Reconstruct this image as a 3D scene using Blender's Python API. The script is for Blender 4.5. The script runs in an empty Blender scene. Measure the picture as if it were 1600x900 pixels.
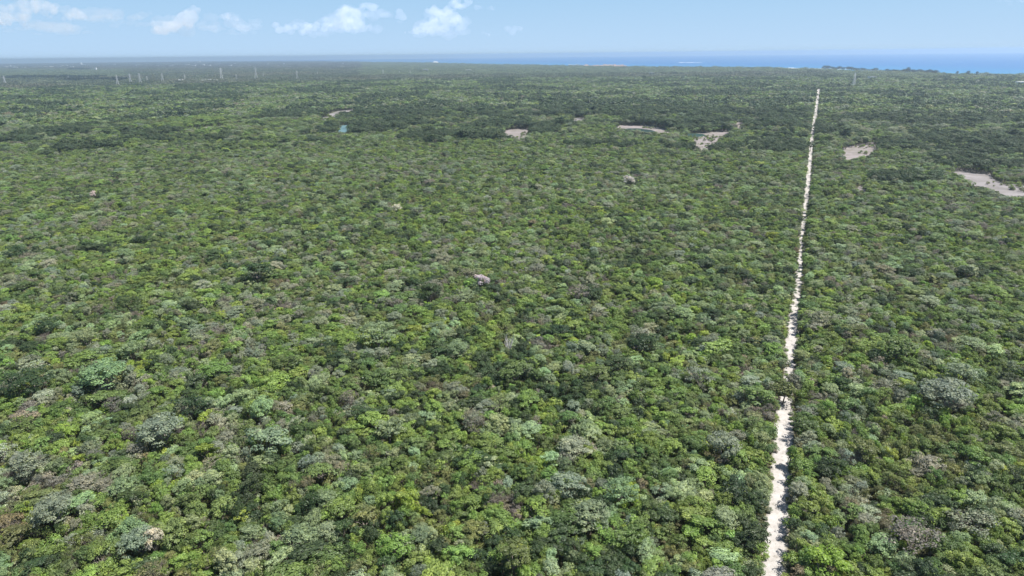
import bpy, bmesh, math, random
import numpy as np
from mathutils import Vector, Matrix, noise as mnoise
from mathutils.geometry import tessellate_polygon

random.seed(7)
RNG = np.random.default_rng(11)
scene = bpy.context.scene
COL = scene.collection
R = math.radians

# ------------------------------------------------------------------ camera
CAM_H = 90.0
PITCH = R(18.9)
ROLL = R(0.61)
FPX = 1067.0                       # focal length in pixels of the 1600 px photo
F = np.array([0, math.cos(PITCH), -math.sin(PITCH)])
R0 = np.array([1.0, 0, 0])
U0 = np.array([0, math.sin(PITCH), math.cos(PITCH)])
RT = math.cos(ROLL) * R0 - math.sin(ROLL) * U0
UP = math.sin(ROLL) * R0 + math.cos(ROLL) * U0
cam_data = bpy.data.cameras.new('camera')
cam_data.sensor_width = 36.0
cam_data.lens = 36.0 * FPX / 1600.0
cam_data.clip_start = 1.0
cam_data.clip_end = 90000.0
cam = bpy.data.objects.new('camera', cam_data)
COL.objects.link(cam)
M = Matrix(((RT[0], UP[0], -F[0], 0), (RT[1], UP[1], -F[1], 0), (RT[2], UP[2], -F[2], CAM_H), (0, 0, 0, 1)))
cam.matrix_world = M
scene.camera = cam

# ------------------------------------------------------------------ sky, sun, exposure
SUN_EL, SUN_AZ = R(63), R(92)      # azimuth clockwise from the view direction (+Y)
world = bpy.data.worlds.new('World')
scene.world = world
world.use_nodes = True
wn = world.node_tree
wn.nodes.clear()
sky = wn.nodes.new('ShaderNodeTexSky')
sky.sky_type = 'NISHITA'
sky.sun_disc = False
sky.sun_elevation = SUN_EL
sky.sun_rotation = SUN_AZ
sky.altitude = 90
sky.air_density = 1.0
sky.dust_density = 0.6
sky.ozone_density = 1.6
bg = wn.nodes.new('ShaderNodeBackground')
bg.inputs['Strength'].default_value = 0.084
wo = wn.nodes.new('ShaderNodeOutputWorld')
# clear marine air: the lowest degrees of the sky stay pale blue instead of turning yellow
wtc = wn.nodes.new('ShaderNodeTexCoord'); wsx = wn.nodes.new('ShaderNodeSeparateXYZ')
wn.links.new(wtc.outputs['Generated'], wsx.inputs[0])
wmr = wn.nodes.new('ShaderNodeMapRange'); wmr.interpolation_type = 'SMOOTHSTEP'
wmr.inputs[1].default_value = -0.02; wmr.inputs[2].default_value = 0.5
wn.links.new(wsx.outputs[2], wmr.inputs[0])
wr = wn.nodes.new('ShaderNodeValToRGB')
wr.color_ramp.elements[0].position = 0.0; wr.color_ramp.elements[0].color = (0.355, 0.495, 0.660, 1)
wr.color_ramp.elements[1].position = 0.24; wr.color_ramp.elements[1].color = (0.225, 0.40, 0.60, 1)
wmr2 = wn.nodes.new('ShaderNodeMapRange'); wmr2.inputs[1].default_value = 0.0; wmr2.inputs[2].default_value = 0.4
wn.links.new(wsx.outputs[2], wmr2.inputs[0]); wn.links.new(wmr2.outputs[0], wr.inputs[0])
wsc = wn.nodes.new('ShaderNodeVectorMath'); wsc.operation = 'SCALE'; wsc.inputs[3].default_value = 9.4
wn.links.new(wr.outputs[0], wsc.inputs[0])
wmx = wn.nodes.new('ShaderNodeMix'); wmx.data_type = 'RGBA'
wn.links.new(wmr.outputs[0], wmx.inputs[0]); wn.links.new(wsc.outputs[0], wmx.inputs[6]); wn.links.new(sky.outputs[0], wmx.inputs[7])
wn.links.new(wmx.outputs[2], bg.inputs['Color'])
wn.links.new(bg.outputs[0], wo.inputs['Surface'])
sun_data = bpy.data.lights.new('sun', 'SUN')
sun_data.energy = 5.0
sun_data.angle = R(0.5)
sun_data.color = (1.0, 0.955, 0.895)
sun = bpy.data.objects.new('sun', sun_data)
COL.objects.link(sun)
sd = Vector((math.sin(SUN_AZ) * math.cos(SUN_EL), math.cos(SUN_AZ) * math.cos(SUN_EL), math.sin(SUN_EL)))
sun.rotation_euler = sd.to_track_quat('Z', 'Y').to_euler()
scene.view_settings.view_transform = 'Standard'
scene.view_settings.look = 'None'
scene.view_settings.exposure = 0.9
scene.view_settings.gamma = 1.0
scene.cycles.volume_bounces = 4
scene.cycles.transparent_max_bounces = 24

# ------------------------------------------------------------------ helpers
def unproj(px, py, z=0.0):
    """photo pixel -> point of the horizontal plane at height z"""
    d = F + (px - 800) / FPX * RT + (450 - py) / FPX * UP
    t = (z - CAM_H) / d[2]
    return d[0] * t, d[1] * t

def along(px, py, dist):
    """photo pixel -> point at a horizontal distance"""
    d = F + (px - 800) / FPX * RT + (450 - py) / FPX * UP
    t = dist / math.hypot(d[0], d[1])
    return Vector((d[0] * t, d[1] * t, CAM_H + d[2] * t))

def proj(x, y, z):
    dx, dy, dz = x, y, z - CAM_H
    q = dx * F[0] + dy * F[1] + dz * F[2]
    u = dx * RT[0] + dy * RT[1] + dz * RT[2]
    v = dx * UP[0] + dy * UP[1] + dz * UP[2]
    return 800 + FPX * u / q, 450 - FPX * v / q, q

def props(o, label=None, cat=None, group=None, kind=None):
    if label: o['label'] = label
    if cat: o['category'] = cat
    if group: o['group'] = group
    if kind: o['kind'] = kind
    return o

def new_obj(name, me, parent=None, loc=None):
    o = bpy.data.objects.new(name, me)
    COL.objects.link(o)
    if parent is not None: o.parent = parent
    if loc is not None: o.location = loc
    return o

def pip(px, py, poly):
    """points in polygon, vectorised"""
    px = np.asarray(px, float); py = np.asarray(py, float)
    inside = np.zeros(px.shape, bool)
    n = len(poly)
    for i in range(n):
        x1, y1 = poly[i]; x2, y2 = poly[(i + 1) % n]
        if y1 == y2: continue
        c = ((y1 > py) != (y2 > py)) & (px < (x2 - x1) * (py - y1) / (y2 - y1) + x1)
        inside ^= c
    return inside

def hash2(ix, iy, seed):
    h = (ix.astype(np.int64) * 374761393 + iy.astype(np.int64) * 668265263 + seed * 1442695041) & 0xffffffff
    h = ((h ^ (h >> 13)) * 1274126177) & 0xffffffff
    h = (h ^ (h >> 16)) & 0xffffffff
    return h / 4294967295.0

def vnoise(x, y, scale, seed=0, octaves=3):
    out = np.zeros(np.shape(x)); amp = 1.0; tot = 0
    for o in range(octaves):
        xs = x / scale; ys = y / scale
        ix = np.floor(xs); iy = np.floor(ys)
        fx = xs - ix; fy = ys - iy
        fx = fx * fx * (3 - 2 * fx); fy = fy * fy * (3 - 2 * fy)
        a = hash2(ix, iy, seed + o); b = hash2(ix + 1, iy, seed + o)
        c = hash2(ix, iy + 1, seed + o); d = hash2(ix + 1, iy + 1, seed + o)
        out += amp * ((a * (1 - fx) + b * fx) * (1 - fy) + (c * (1 - fx) + d * fx) * fy)
        tot += amp; amp *= 0.5; scale *= 0.5
    return out / tot

# ------------------------------------------------------------------ materials
def mat(name):
    m = bpy.data.materials.new(name)
    m.use_nodes = True
    nt = m.node_tree
    nt.nodes.clear()
    return m, nt, nt.nodes.new('ShaderNodeOutputMaterial')

def N(nt, typ, **kw):
    n = nt.nodes.new(typ)
    for k, v in kw.items(): setattr(n, k, v)
    return n

def ramp(nt, stops, fac=None):
    r = nt.nodes.new('ShaderNodeValToRGB')
    e = r.color_ramp.elements
    while len(e) < len(stops): e.new(0.5)
    for i, (p, c) in enumerate(stops):
        e[i].position = p; e[i].color = (*c, 1)
    if fac is not None: nt.links.new(fac, r.inputs[0])
    return r

def noise_tex(nt, scale, detail=6, rough=0.6, coord='Object', mapscale=None):
    tc = nt.nodes.new('ShaderNodeTexCoord')
    t = nt.nodes.new('ShaderNodeTexNoise')
    t.inputs['Scale'].default_value = scale
    t.inputs['Detail'].default_value = detail
    t.inputs['Roughness'].default_value = rough
    if mapscale:
        mp = nt.nodes.new('ShaderNodeMapping'); mp.inputs['Scale'].default_value = mapscale
        nt.links.new(tc.outputs[coord], mp.inputs[0]); nt.links.new(mp.outputs[0], t.inputs['Vector'])
    else:
        nt.links.new(tc.outputs[coord], t.inputs['Vector'])
    return t

def noisy(name, stops, scale, rough=0.9, bump=0.0, detail=8, spec=0.2, mapscale=None):
    m, nt, out = mat(name)
    t = noise_tex(nt, scale, detail, 0.65, mapscale=mapscale)
    r = ramp(nt, stops, t.outputs['Fac'])
    b = N(nt, 'ShaderNodeBsdfPrincipled')
    b.inputs['Roughness'].default_value = rough
    b.inputs['Specular IOR Level'].default_value = spec
    nt.links.new(r.outputs[0], b.inputs['Base Color'])
    if bump:
        bp = N(nt, 'ShaderNodeBump'); bp.inputs['Strength'].default_value = 0.8
        bp.inputs['Distance'].default_value = bump
        nt.links.new(t.outputs['Fac'], bp.inputs['Height']); nt.links.new(bp.outputs[0], b.inputs['Normal'])
    nt.links.new(b.outputs[0], out.inputs['Surface'])
    return m

def foliage(name, instanced):
    """leaf material; the crown's own colour comes with each tree, the leaf-to-leaf variation with the mesh"""
    m, nt, out = mat(name)
    if instanced:
        a = N(nt, 'ShaderNodeAttribute', attribute_type='INSTANCER', attribute_name='tint')
        tint = a.outputs['Color']
    else:
        tint = N(nt, 'ShaderNodeObjectInfo').outputs['Color']
    lf = N(nt, 'ShaderNodeAttribute', attribute_type='GEOMETRY', attribute_name='leaf')
    vr = ramp(nt, [(0.0, (0.66, 0.68, 0.70)), (0.5, (1.0, 1.0, 1.0)), (1.0, (1.6, 1.48, 1.2))], lf.outputs['Fac'])
    mx = N(nt, 'ShaderNodeMix', data_type='RGBA', blend_type='MULTIPLY')
    mx.inputs[0].default_value = 1.0
    nt.links.new(tint, mx.inputs[6]); nt.links.new(vr.outputs[0], mx.inputs[7])
    b = N(nt, 'ShaderNodeBsdfPrincipled')
    b.inputs['Roughness'].default_value = 0.5
    b.inputs['Specular IOR Level'].default_value = 0.35
    nt.links.new(mx.outputs[2], b.inputs['Base Color'])
    tr = N(nt, 'ShaderNodeBsdfTranslucent')
    hs = N(nt, 'ShaderNodeHueSaturation'); hs.inputs['Hue'].default_value = 0.485
    hs.inputs['Saturation'].default_value = 1.15; hs.inputs['Value'].default_value = 1.1
    nt.links.new(mx.outputs[2], hs.inputs['Color']); nt.links.new(hs.outputs[0], tr.inputs['Color'])
    ms = N(nt, 'ShaderNodeMixShader'); ms.inputs[0].default_value = 0.36
    nt.links.new(b.outputs[0], ms.inputs[1]); nt.links.new(tr.outputs[0], ms.inputs[2])
    nt.links.new(ms.outputs[0], out.inputs['Surface'])
    return m

M_LEAF_I = foliage('leaves_of_forest', True)
M_LEAF_O = foliage('leaves_of_tree', False)
M_BARK = noisy('pale_bark', [(0.3, (0.10, 0.085, 0.07)), (0.7, (0.24, 0.21, 0.18))], 3.0, 0.9, 0.02)
M_DEADWOOD = noisy('bleached_wood', [(0.3, (0.42, 0.38, 0.35)), (0.7, (0.62, 0.58, 0.54))], 3.0, 0.8, 0.02)
M_GROUND = noisy('forest_floor', [(0.3, (0.030, 0.030, 0.014)), (0.55, (0.055, 0.055, 0.026)), (0.8, (0.10, 0.085, 0.055))], 0.12, 0.95, 0.1)
M_MUD = noisy('dry_mud', [(0.25, (0.12, 0.105, 0.09)), (0.44, (0.23, 0.20, 0.195)), (0.55, (0.15, 0.135, 0.115)), (0.74, (0.34, 0.30, 0.295))], 0.035, 0.95, 0.1, mapscale=(1, 1.6, 1))
M_GREYMUD = noisy('grey_mud', [(0.3, (0.11, 0.10, 0.085)), (0.5, (0.19, 0.175, 0.17)), (0.74, (0.26, 0.24, 0.235))], 0.05, 0.95, 0.1)
M_SAND = noisy('beach_sand', [(0.3, (0.55, 0.50, 0.42)), (0.7, (0.72, 0.67, 0.58))], 0.05, 0.9, 0.05)
M_STEEL = noisy('galvanised_steel', [(0.3, (0.55, 0.55, 0.55)), (0.7, (0.72, 0.72, 0.71))], 0.5, 0.5, 0)
M_WHITE = noisy('white_render', [(0.3, (0.66, 0.65, 0.62)), (0.7, (0.80, 0.79, 0.77))], 0.2, 0.8, 0)
M_CREAM = noisy('cream_render', [(0.3, (0.50, 0.46, 0.38)), (0.7, (0.62, 0.57, 0.48))], 0.2, 0.8, 0)
M_TERRA = noisy('terracotta', [(0.3, (0.23, 0.16, 0.14)), (0.7, (0.31, 0.23, 0.20))], 0.3, 0.85, 0)
M_GREYROOF = noisy('grey_roof', [(0.3, (0.25, 0.25, 0.25)), (0.7, (0.40, 0.40, 0.41))], 0.3, 0.8, 0)
M_GLASS = noisy('dark_window', [(0.3, (0.03, 0.04, 0.05)), (0.7, (0.06, 0.07, 0.08))], 0.5, 0.2, 0, spec=0.5)

def track_material():
    m, nt, out = mat('crushed_limestone')
    a = noise_tex(nt, 0.28, 12, 0.78)
    r = ramp(nt, [(0.34, (0.20, 0.18, 0.155)), (0.45, (0.34, 0.32, 0.295)), (0.66, (0.455, 0.435, 0.415))], a.outputs['Fac'])
    e = N(nt, 'ShaderNodeAttribute', attribute_type='GEOMETRY', attribute_name='edge')
    n2 = noise_tex(nt, 0.9, 6, 0.7)
    ad = N(nt, 'ShaderNodeMath', operation='MULTIPLY_ADD'); ad.inputs[1].default_value = 0.9; 
    nt.links.new(n2.outputs['Fac'], ad.inputs[0]); nt.links.new(e.outputs['Fac'], ad.inputs[2])
    r2 = ramp(nt, [(0.98, (0, 0, 0)), (1.0, (1, 1, 1))])
    mr = N(nt, 'ShaderNodeMapRange'); mr.inputs[1].default_value = 0.85; mr.inputs[2].default_value = 1.25
    nt.links.new(ad.outputs[0], mr.inputs[0])
    mx = N(nt, 'ShaderNodeMix', data_type='RGBA')
    nt.links.new(mr.outputs[0], mx.inputs[0]); nt.links.new(r.outputs[0], mx.inputs[6])
    mx.inputs[7].default_value = (0.10, 0.095, 0.05, 1)
    b = N(nt, 'ShaderNodeBsdfPrincipled'); b.inputs['Roughness'].default_value = 0.95
    b.inputs['Specular IOR Level'].default_value = 0.1
    bp = N(nt, 'ShaderNodeBump'); bp.inputs['Distance'].default_value = 0.15
    nt.links.new(a.outputs['Fac'], bp.inputs['Height']); nt.links.new(bp.outputs[0], b.inputs['Normal'])
    nt.links.new(mx.outputs[2], b.inputs['Base Color']); nt.links.new(b.outputs[0], out.inputs['Surface'])
    return m
M_TRACK = track_material()

def water_material(name, deep, shallow, rough):
    m, nt, out = mat(name)
    e = N(nt, 'ShaderNodeAttribute', attribute_type='GEOMETRY', attribute_name='shallow')
    t = noise_tex(nt, 0.0011, 5, 0.6, mapscale=(1, 2.0, 1))
    ad = N(nt, 'ShaderNodeMath', operation='MULTIPLY_ADD'); ad.inputs[1].default_value = 0.5
    nt.links.new(t.outputs['Fac'], ad.inputs[0]); nt.links.new(e.outputs['Fac'], ad.inputs[2])
    r = ramp(nt, [(0.15, deep), (0.75, tuple(0.5 * (a + b) for a, b in zip(deep, shallow))), (1.0, shallow)], ad.outputs[0])
    b = N(nt, 'ShaderNodeBsdfPrincipled'); b.inputs['Roughness'].default_value = rough
    b.inputs['Specular IOR Level'].default_value = 0.25
    w = noise_tex(nt, 0.25, 8, 0.7)
    bp = N(nt, 'ShaderNodeBump'); bp.inputs['Distance'].default_value = 0.6; bp.inputs['Strength'].default_value = 0.6
    nt.links.new(w.outputs['Fac'], bp.inputs['Height']); nt.links.new(bp.outputs[0], b.inputs['Normal'])
    nt.links.new(r.outputs[0], b.inputs['Base Color']); nt.links.new(b.outputs[0], out.inputs['Surface'])
    return m
M_SEA = water_material('open_sea', (0.014, 0.095, 0.26), (0.03, 0.18, 0.32), 0.55)

# ------------------------------------------------------------------ land and sea
coast_px = [(1900, 123), (1750, 120.5), (1600, 118), (1500, 116.5), (1400, 113), (1300, 109), (1205, 106.5), (1100, 105.6), (1000, 105.0),
            (900, 103.5), (850, 102.5), (750, 100.8), (680, 98.6), (600, 97.4), (500, 96.6), (430, 96.6)]
coast = [unproj(x, y) for x, y in coast_px]
SEA_R = 20000.0
land_poly = [(9000, -2500), (9000, coast[0][1] - 600)] + coast + [(-9000, 17800), (-19500, 16500), (-19500, -2500)]

def flat_mesh(name, poly, z, material):
    """one sheet, triangulated"""
    vs = [Vector((x, y, z)) for x, y in poly]
    tris = tessellate_polygon([vs])
    me = bpy.data.meshes.new(name)
    fs = []
    for a, b, c in tris:
        n = (vs[b] - vs[a]).cross(vs[c] - vs[a])
        fs.append((a, b, c) if n.z > 0 else (a, c, b))
    me.from_pydata([tuple(v) for v in vs], [], fs)
    me.materials.append(material)
    return me

def subdiv_line(pts, step, amp, seed):
    out = []
    for i in range(len(pts) - 1):
        a, b = Vector(pts[i]), Vector(pts[i + 1])
        n = max(1, int((b - a).length / step))
        for k in range(n):
            p = a.lerp(b, k / n)
            q = (b - a).normalized()
            w = mnoise.noise(Vector((p.x / 400 + seed, p.y / 400, 0))) * amp
            out.append((p.x - q.y * w, p.y + q.x * w))
    out.append(tuple(pts[-1]))
    return out
coast_line = subdiv_line(coast, 120, 60, 3)
land_full = [(9000, -2500), (9000, coast[0][1] - 600)] + coast_line + [(-9000, 17800), (-19500, 16500), (-19500, -2500)]
ground = new_obj('ground', flat_mesh('ground', land_full, 0.0, M_GROUND))
props(ground, kind='structure')

# beach: a sloping strip from the land's edge down under the sea
def strip(name, line, off_a, off_b, za, zb, material, attr=None):
    vs, fs, at = [], [], []
    for i, p in enumerate(line):
        p = Vector(p)
        q = (Vector(line[min(i + 1, len(line) - 1)]) - Vector(line[max(i - 1, 0)])).normalized()
        nrm = Vector((q.y, -q.x))          # towards the sea (line runs right to left)
        a = p + nrm * off_a; b = p + nrm * off_b
        vs += [(a.x, a.y, za), (b.x, b.y, zb)]
        at += [1.0, 0.0]
        if i: fs.append((2 * i - 2, 2 * i - 1, 2 * i + 1, 2 * i))
    me = bpy.data.meshes.new(name); me.from_pydata(vs, [], fs); me.materials.append(material)
    return me
beach = new_obj('beach', strip('beach', coast_line, -30, 45, 0.02, -3.2, M_SAND))
props(beach, kind='structure')

# sea: a disc sheet with finer rings so that the shallow water can be marked near the coast
cl = np.array(coast_line)
def coast_dist(x, y):
    d = np.full(np.shape(x), 1e9)
    for i in range(0, len(cl), 2):
        d = np.minimum(d, np.hypot(x - cl[i, 0], y - cl[i, 1]))
    return d
rings = list(np.linspace(1500, 8000, 40)) + [9000, 10500, 12500, 15000, 17500, SEA_R]
angs = np.linspace(R(-75), R(75), 121)
sv, sf = [], []
for r_ in rings:
    for a in angs: sv.append((r_ * math.sin(a), r_ * math.cos(a), -1.6))
na = len(angs)
for i in range(len(rings) - 1):
    for j in range(na - 1):
        sf.append((i * na + j, i * na + j + 1, (i + 1) * na + j + 1, (i + 1) * na + j))
me = bpy.data.meshes.new('sea'); me.from_pydata(sv, [], sf); me.materials.append(M_SEA)
sva = np.array(sv); cd = coast_dist(sva[:, 0], sva[:, 1])
at = me.attributes.new('shallow', 'FLOAT', 'POINT')
at.data.foreach_set('value', np.clip(1 - cd / 1300.0, 0, 1) ** 1.2 * 0.75)
sea = new_obj('sea', me); props(sea, kind='structure')

# surf: lumpy foam banks standing on the water along the reef and the shore
M_FOAM = noisy('foam', [(0.3, (0.70, 0.74, 0.76)), (0.7, (0.82, 0.84, 0.85))], 0.05, 0.8, 0)
foam = bmesh.new()
def foam_bank(x0, x1, y0, y1, n, ln, wd):
    for i in range(n):
        t = i / max(1, n - 1)
        x, y = unproj(x0 + (x1 - x0) * t + random.uniform(-4, 4), y0 + (y1 - y0) * t + random.uniform(-0.25, 0.25), -1.6)
        L, W = ln * random.uniform(0.4, 1.2), wd * random.uniform(0.5, 1.2)
        seg = 8
        for k in range(seg):
            pass
        mtx = Matrix.Translation((x, y, -1.55)) @ Matrix.Rotation(random.uniform(-0.25, 0.25), 4, 'Z') @ Matrix.Diagonal((L, W, 1.2, 1))
        bmesh.ops.create_icosphere(foam, subdivisions=1, radius=1, matrix=mtx)
foam_bank(1215, 1300, 106.2, 107.6, 26, 30, 8)
foam_bank(1300, 1420, 107.8, 111.8, 16, 30, 8)
foam_bank(1062, 1092, 97.6, 98.0, 9, 45, 14)
me = bpy.data.meshes.new('surf'); foam.to_mesh(me); foam.free(); me.materials.append(M_FOAM)
props(new_obj('surf', me), 'white surf breaking along the shore and the reef', 'surf', kind='stuff')

# ------------------------------------------------------------------ the white track
# pixel of the middle and visible width in pixels
track_px = [(1204, 960, 36), (1209, 880, 33), (1213, 840, 32), (1216, 800, 30), (1219, 765, 25), (1221, 740, 28), (1223, 700, 31), (1224, 665, 27), (1228, 633, 20),
            (1229, 612, 11), (1229, 597, 9), (1236, 580, 14), (1235, 555, 18), (1237, 530, 18), (1239, 500, 17), (1243, 480, 13), (1247, 455, 11), (1249, 440, 12), (1250, 410, 10),
            (1252, 385, 7), (1254, 365, 9), (1256, 345, 9), (1260, 310, 10), (1263, 280, 8.5), (1265, 255, 8.5), (1267, 235, 7), (1269, 212, 7), (1271.5, 195, 6.5), (1274, 180, 6),
            (1276.5, 163, 5), (1278, 150, 5), (1279, 139, 4.5)]
tc = []
for x, y, w in track_px:
    gx, gy = unproj(x, y); _, _, q = proj(gx, gy, 0); tc.append((gx, gy, 0.92 * w * q / FPX))
tcn = np.array(tc)
def track_pts():
    pts = []
    for i in range(len(tc) - 1):
        a, b = np.array(tc[i]), np.array(tc[i + 1])
        n = max(2, int(np.hypot(*(b - a)[:2]) / 3.0))
        for k in range(n):
            t = k / n
            pts.append(a + (b - a) * t)
    pts.append(np.array(tc[-1]))
    return np.array(pts)
TP = track_pts()
# smooth
for _ in range(3):
    TP[1:-1, :2] = (TP[:-2, :2] + TP[1:-1, :2] * 2 + TP[2:, :2]) / 4
vs, fs, ed = [], [], []
cross = (-1.0, -0.8, -0.45, -0.14, 0.0, 0.14, 0.45, 0.8, 1.0)
for i, (x, y, w) in enumerate(TP):
    q = TP[min(i + 1, len(TP) - 1), :2] - TP[max(i - 1, 0), :2]; q /= np.hypot(*q)
    n_ = np.array([q[1], -q[0]])
    for c in cross:
        jig = 0.35 * mnoise.noise(Vector((i * 0.37, c * 9, 0)))
        hw = (w * 0.5 + 0.8)
        p = np.array([x, y]) + n_ * (c * hw + jig * abs(c))
        rut = 0.05 * (1 - abs(c)) - (0.06 if abs(abs(c) - 0.45) < 0.1 else 0)
        vs.append((p[0], p[1], 0.06 + rut * 1.0 - 0.05 * (abs(c) == 1)))
        ed.append(0.40 if c == 0 else (0.22 if abs(c) < 0.2 else abs(c) ** 2))     # a thin weedy crown between the wheel tracks
    if i:
        m_ = len(cross)
        for k in range(m_ - 1):
            fs.append(((i - 1) * m_ + k, (i - 1) * m_ + k + 1, i * m_ + k + 1, i * m_ + k))
me = bpy.data.meshes.new('track'); me.from_pydata(vs, [], fs); me.materials.append(M_TRACK)
a_ = me.attributes.new('edge', 'FLOAT', 'POINT'); a_.data.foreach_set('value', ed)
for p in me.polygons: p.use_smooth = True
props(new_obj('dirt_track', me), 'straight white limestone track cutting through the forest', kind='structure')

def track_dist(x, y):
    """distance to the track's centre line and its half width there"""
    d = np.full(np.shape(x), 1e9); hw = np.zeros(np.shape(x))
    near = np.abs(x - (0.445 * y + 10)) < 140
    xi, yi = x[near], y[near]
    dd = np.full(xi.shape, 1e9); hh = np.zeros(xi.shape)
    for k in range(0, len(TP) - 3, 3):
        p0 = TP[k]; p1 = TP[k + 3]
        v = p1[:2] - p0[:2]; L = v @ v
        t = np.clip(((xi - p0[0]) * v[0] + (yi - p0[1]) * v[1]) / L, 0, 1)
        e = np.hypot(xi - p0[0] - t * v[0], yi - p0[1] - t * v[1])
        s = e < dd
        dd[s] = e[s]; hh[s] = p0[2] * 0.5
    d[near] = dd; hw[near] = hh
    return d, hw

# ------------------------------------------------------------------ clearings: mud flats and ponds
# outlines as they show in the photo; each becomes a sheet on the ground at its real place
flats = [
    ('mud_flat', 'small pinkish mud clearing left of centre below the dark trees', M_MUD, [(786, 212), (795, 204), (812, 202), (829, 204), (828, 213), (818, 217), (797, 217)]),
    ('mud_flat', 'narrow tan mud bank curving behind the green pool', M_MUD, [(962, 198), (985, 196), (1010, 197), (1032, 200), (1045, 205), (1030, 208), (1008, 204), (985, 204), (968, 202)]),
    ('mud_flat', 'large pinkish mud clearing in front of the tall dark trees', M_MUD, [(1081, 213), (1110, 209), (1137, 205), (1141, 207), (1130, 217), (1112, 229), (1097, 234), (1085, 231), (1083, 221)]),
    ('mud_flat', 'small bare patch just behind the tall dark trees', M_MUD, [(1148, 193), (1160, 192), (1161, 198), (1150, 199)]),
    ('mud_flat', 'pale mud clearing just right of the white track', M_MUD, [(1318, 236), (1330, 230), (1366, 226), (1366, 234), (1352, 243), (1335, 247), (1320, 246)]),
    ('mud_flat', 'wide grey mud flat running off the right edge of the photo', M_GREYMUD, [(1488, 268), (1520, 270), (1548, 274), (1560, 284), (1600, 289), (1680, 297), (1680, 310), (1600, 306), (1575, 307), (1560, 299), (1530, 290), (1505, 279)]),
    ('mud_flat', 'long grey mud flat in the forest on the left', M_GREYMUD, [(500, 185), (512, 179), (530, 174), (552, 172), (554, 174), (534, 178), (522, 183), (506, 187)]),
    ('mud_flat', 'faint purplish mud patch left of the narrow tan mud bank', M_GREYMUD, [(892, 186), (902, 184), (916, 184), (914, 187), (900, 188)]),
    ('mud_flat', 'thin pale mud strip below the bright green strip of forest', M_GREYMUD, [(262, 203.5), (300, 199.5), (345, 196), (352, 197), (330, 199.5), (290, 203)]),
    ('gravel_yard', 'pale gravel yard of the substation among the pylons', M_SAND, [(279, 127), (300, 126), (330, 126), (346, 126), (346, 129), (320, 129.6), (285, 129.8)]),
    ('mud_flat', 'small grey opening in bushes right of the track', M_GREYMUD, [(1332, 304), (1343, 293), (1352, 292), (1352, 300), (1344, 308)]),
]
ponds = [
    ('pond', 'small turquoise pond in the forest left of centre', (0.085, 0.15, 0.165), [(527, 203), (532, 197), (544, 196), (546, 203), (540, 208), (530, 208)]),
    ('pond', 'dark green pool in front of the narrow tan mud bank', (0.014, 0.030, 0.022), [(978, 201), (1000, 201), (1020, 204), (1022, 207), (1000, 206), (980, 204)]),
    ('pond', 'dark green water beside the large pinkish mud clearing', (0.018, 0.04, 0.03), [(1072, 209), (1095, 209), (1102, 212), (1090, 214), (1076, 213)]),
]
clear_px = []
def smooth_poly(pts, seed, jag):
    out = []
    n = len(pts)
    for i in range(n):
        p0, p1, p2, p3 = [Vector(pts[(i + k) % n]) for k in (-1, 0, 1, 2)]
        for k in range(4):
            t = k / 4
            p = 0.5 * ((2 * p1) + (p2 - p0) * t + (2 * p0 - 5 * p1 + 4 * p2 - p3) * t * t + (3 * p1 - p0 - 3 * p2 + p3) * t ** 3)
            w = mnoise.noise(Vector((p.x * 0.3 + seed, p.y * 0.9, 0)))
            out.append((p.x + w * jag * 3, p.y + w * jag))
    return out
for i, (nm, lb, m_, poly) in enumerate(flats):
    pl = smooth_poly(poly, i, 0.5)
    clear_px.append(pl)
    cx = sum(p[0] for p in poly) / len(poly); cy = sum(p[1] for p in poly) / len(poly)
    big = [(cx + (p[0] - cx) * 1.22, cy + (p[1] - cy) * 1.5 + 1.5) for p in pl]
    # the forest in front of each clearing hides its near edge, so the sheet runs on a little under it
    o = new_obj(nm, flat_mesh(nm, [unproj(*p) for p in big], 0.03 + 0.004 * i, m_))
    props(o, lb, 'mud flat', kind='structure')
for i, (nm, lb, c, poly) in enumerate(ponds):
    pl = smooth_poly(poly, 40 + i, 0.3)
    clear_px.append(pl)
    m_ = water_material('pond_water', c, tuple(v * 1.3 for v in c), 0.6)
    m_.node_tree.nodes['Principled BSDF'].inputs['Specular IOR Level'].default_value = 0.1
    o = new_obj(nm, flat_mesh(nm, [unproj(*p) for p in pl], 0.12, m_))
    props(o, lb, 'pond', kind='structure')

# ------------------------------------------------------------------ tree shapes (unit crown radius 1, foot at z=0, top near 2.6)
def tube(vs, fs, p0, p1, r0, r1, seg=5):
    p0, p1 = Vector(p0), Vector(p1)
    ax = (p1 - p0).normalized()
    u = ax.orthogonal().normalized(); w = ax.cross(u)
    b = len(vs)
    for p, r_ in ((p0, r0), (p1, r1)):
        for k in range(seg):
            a = 2 * math.pi * k / seg
            vs.append(tuple(p + (u * math.cos(a) + w * math.sin(a)) * r_))
    for k in range(seg):
        fs.append((b + k, b + (k + 1) % seg, b + seg + (k + 1) % seg, b + seg + k))

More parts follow.
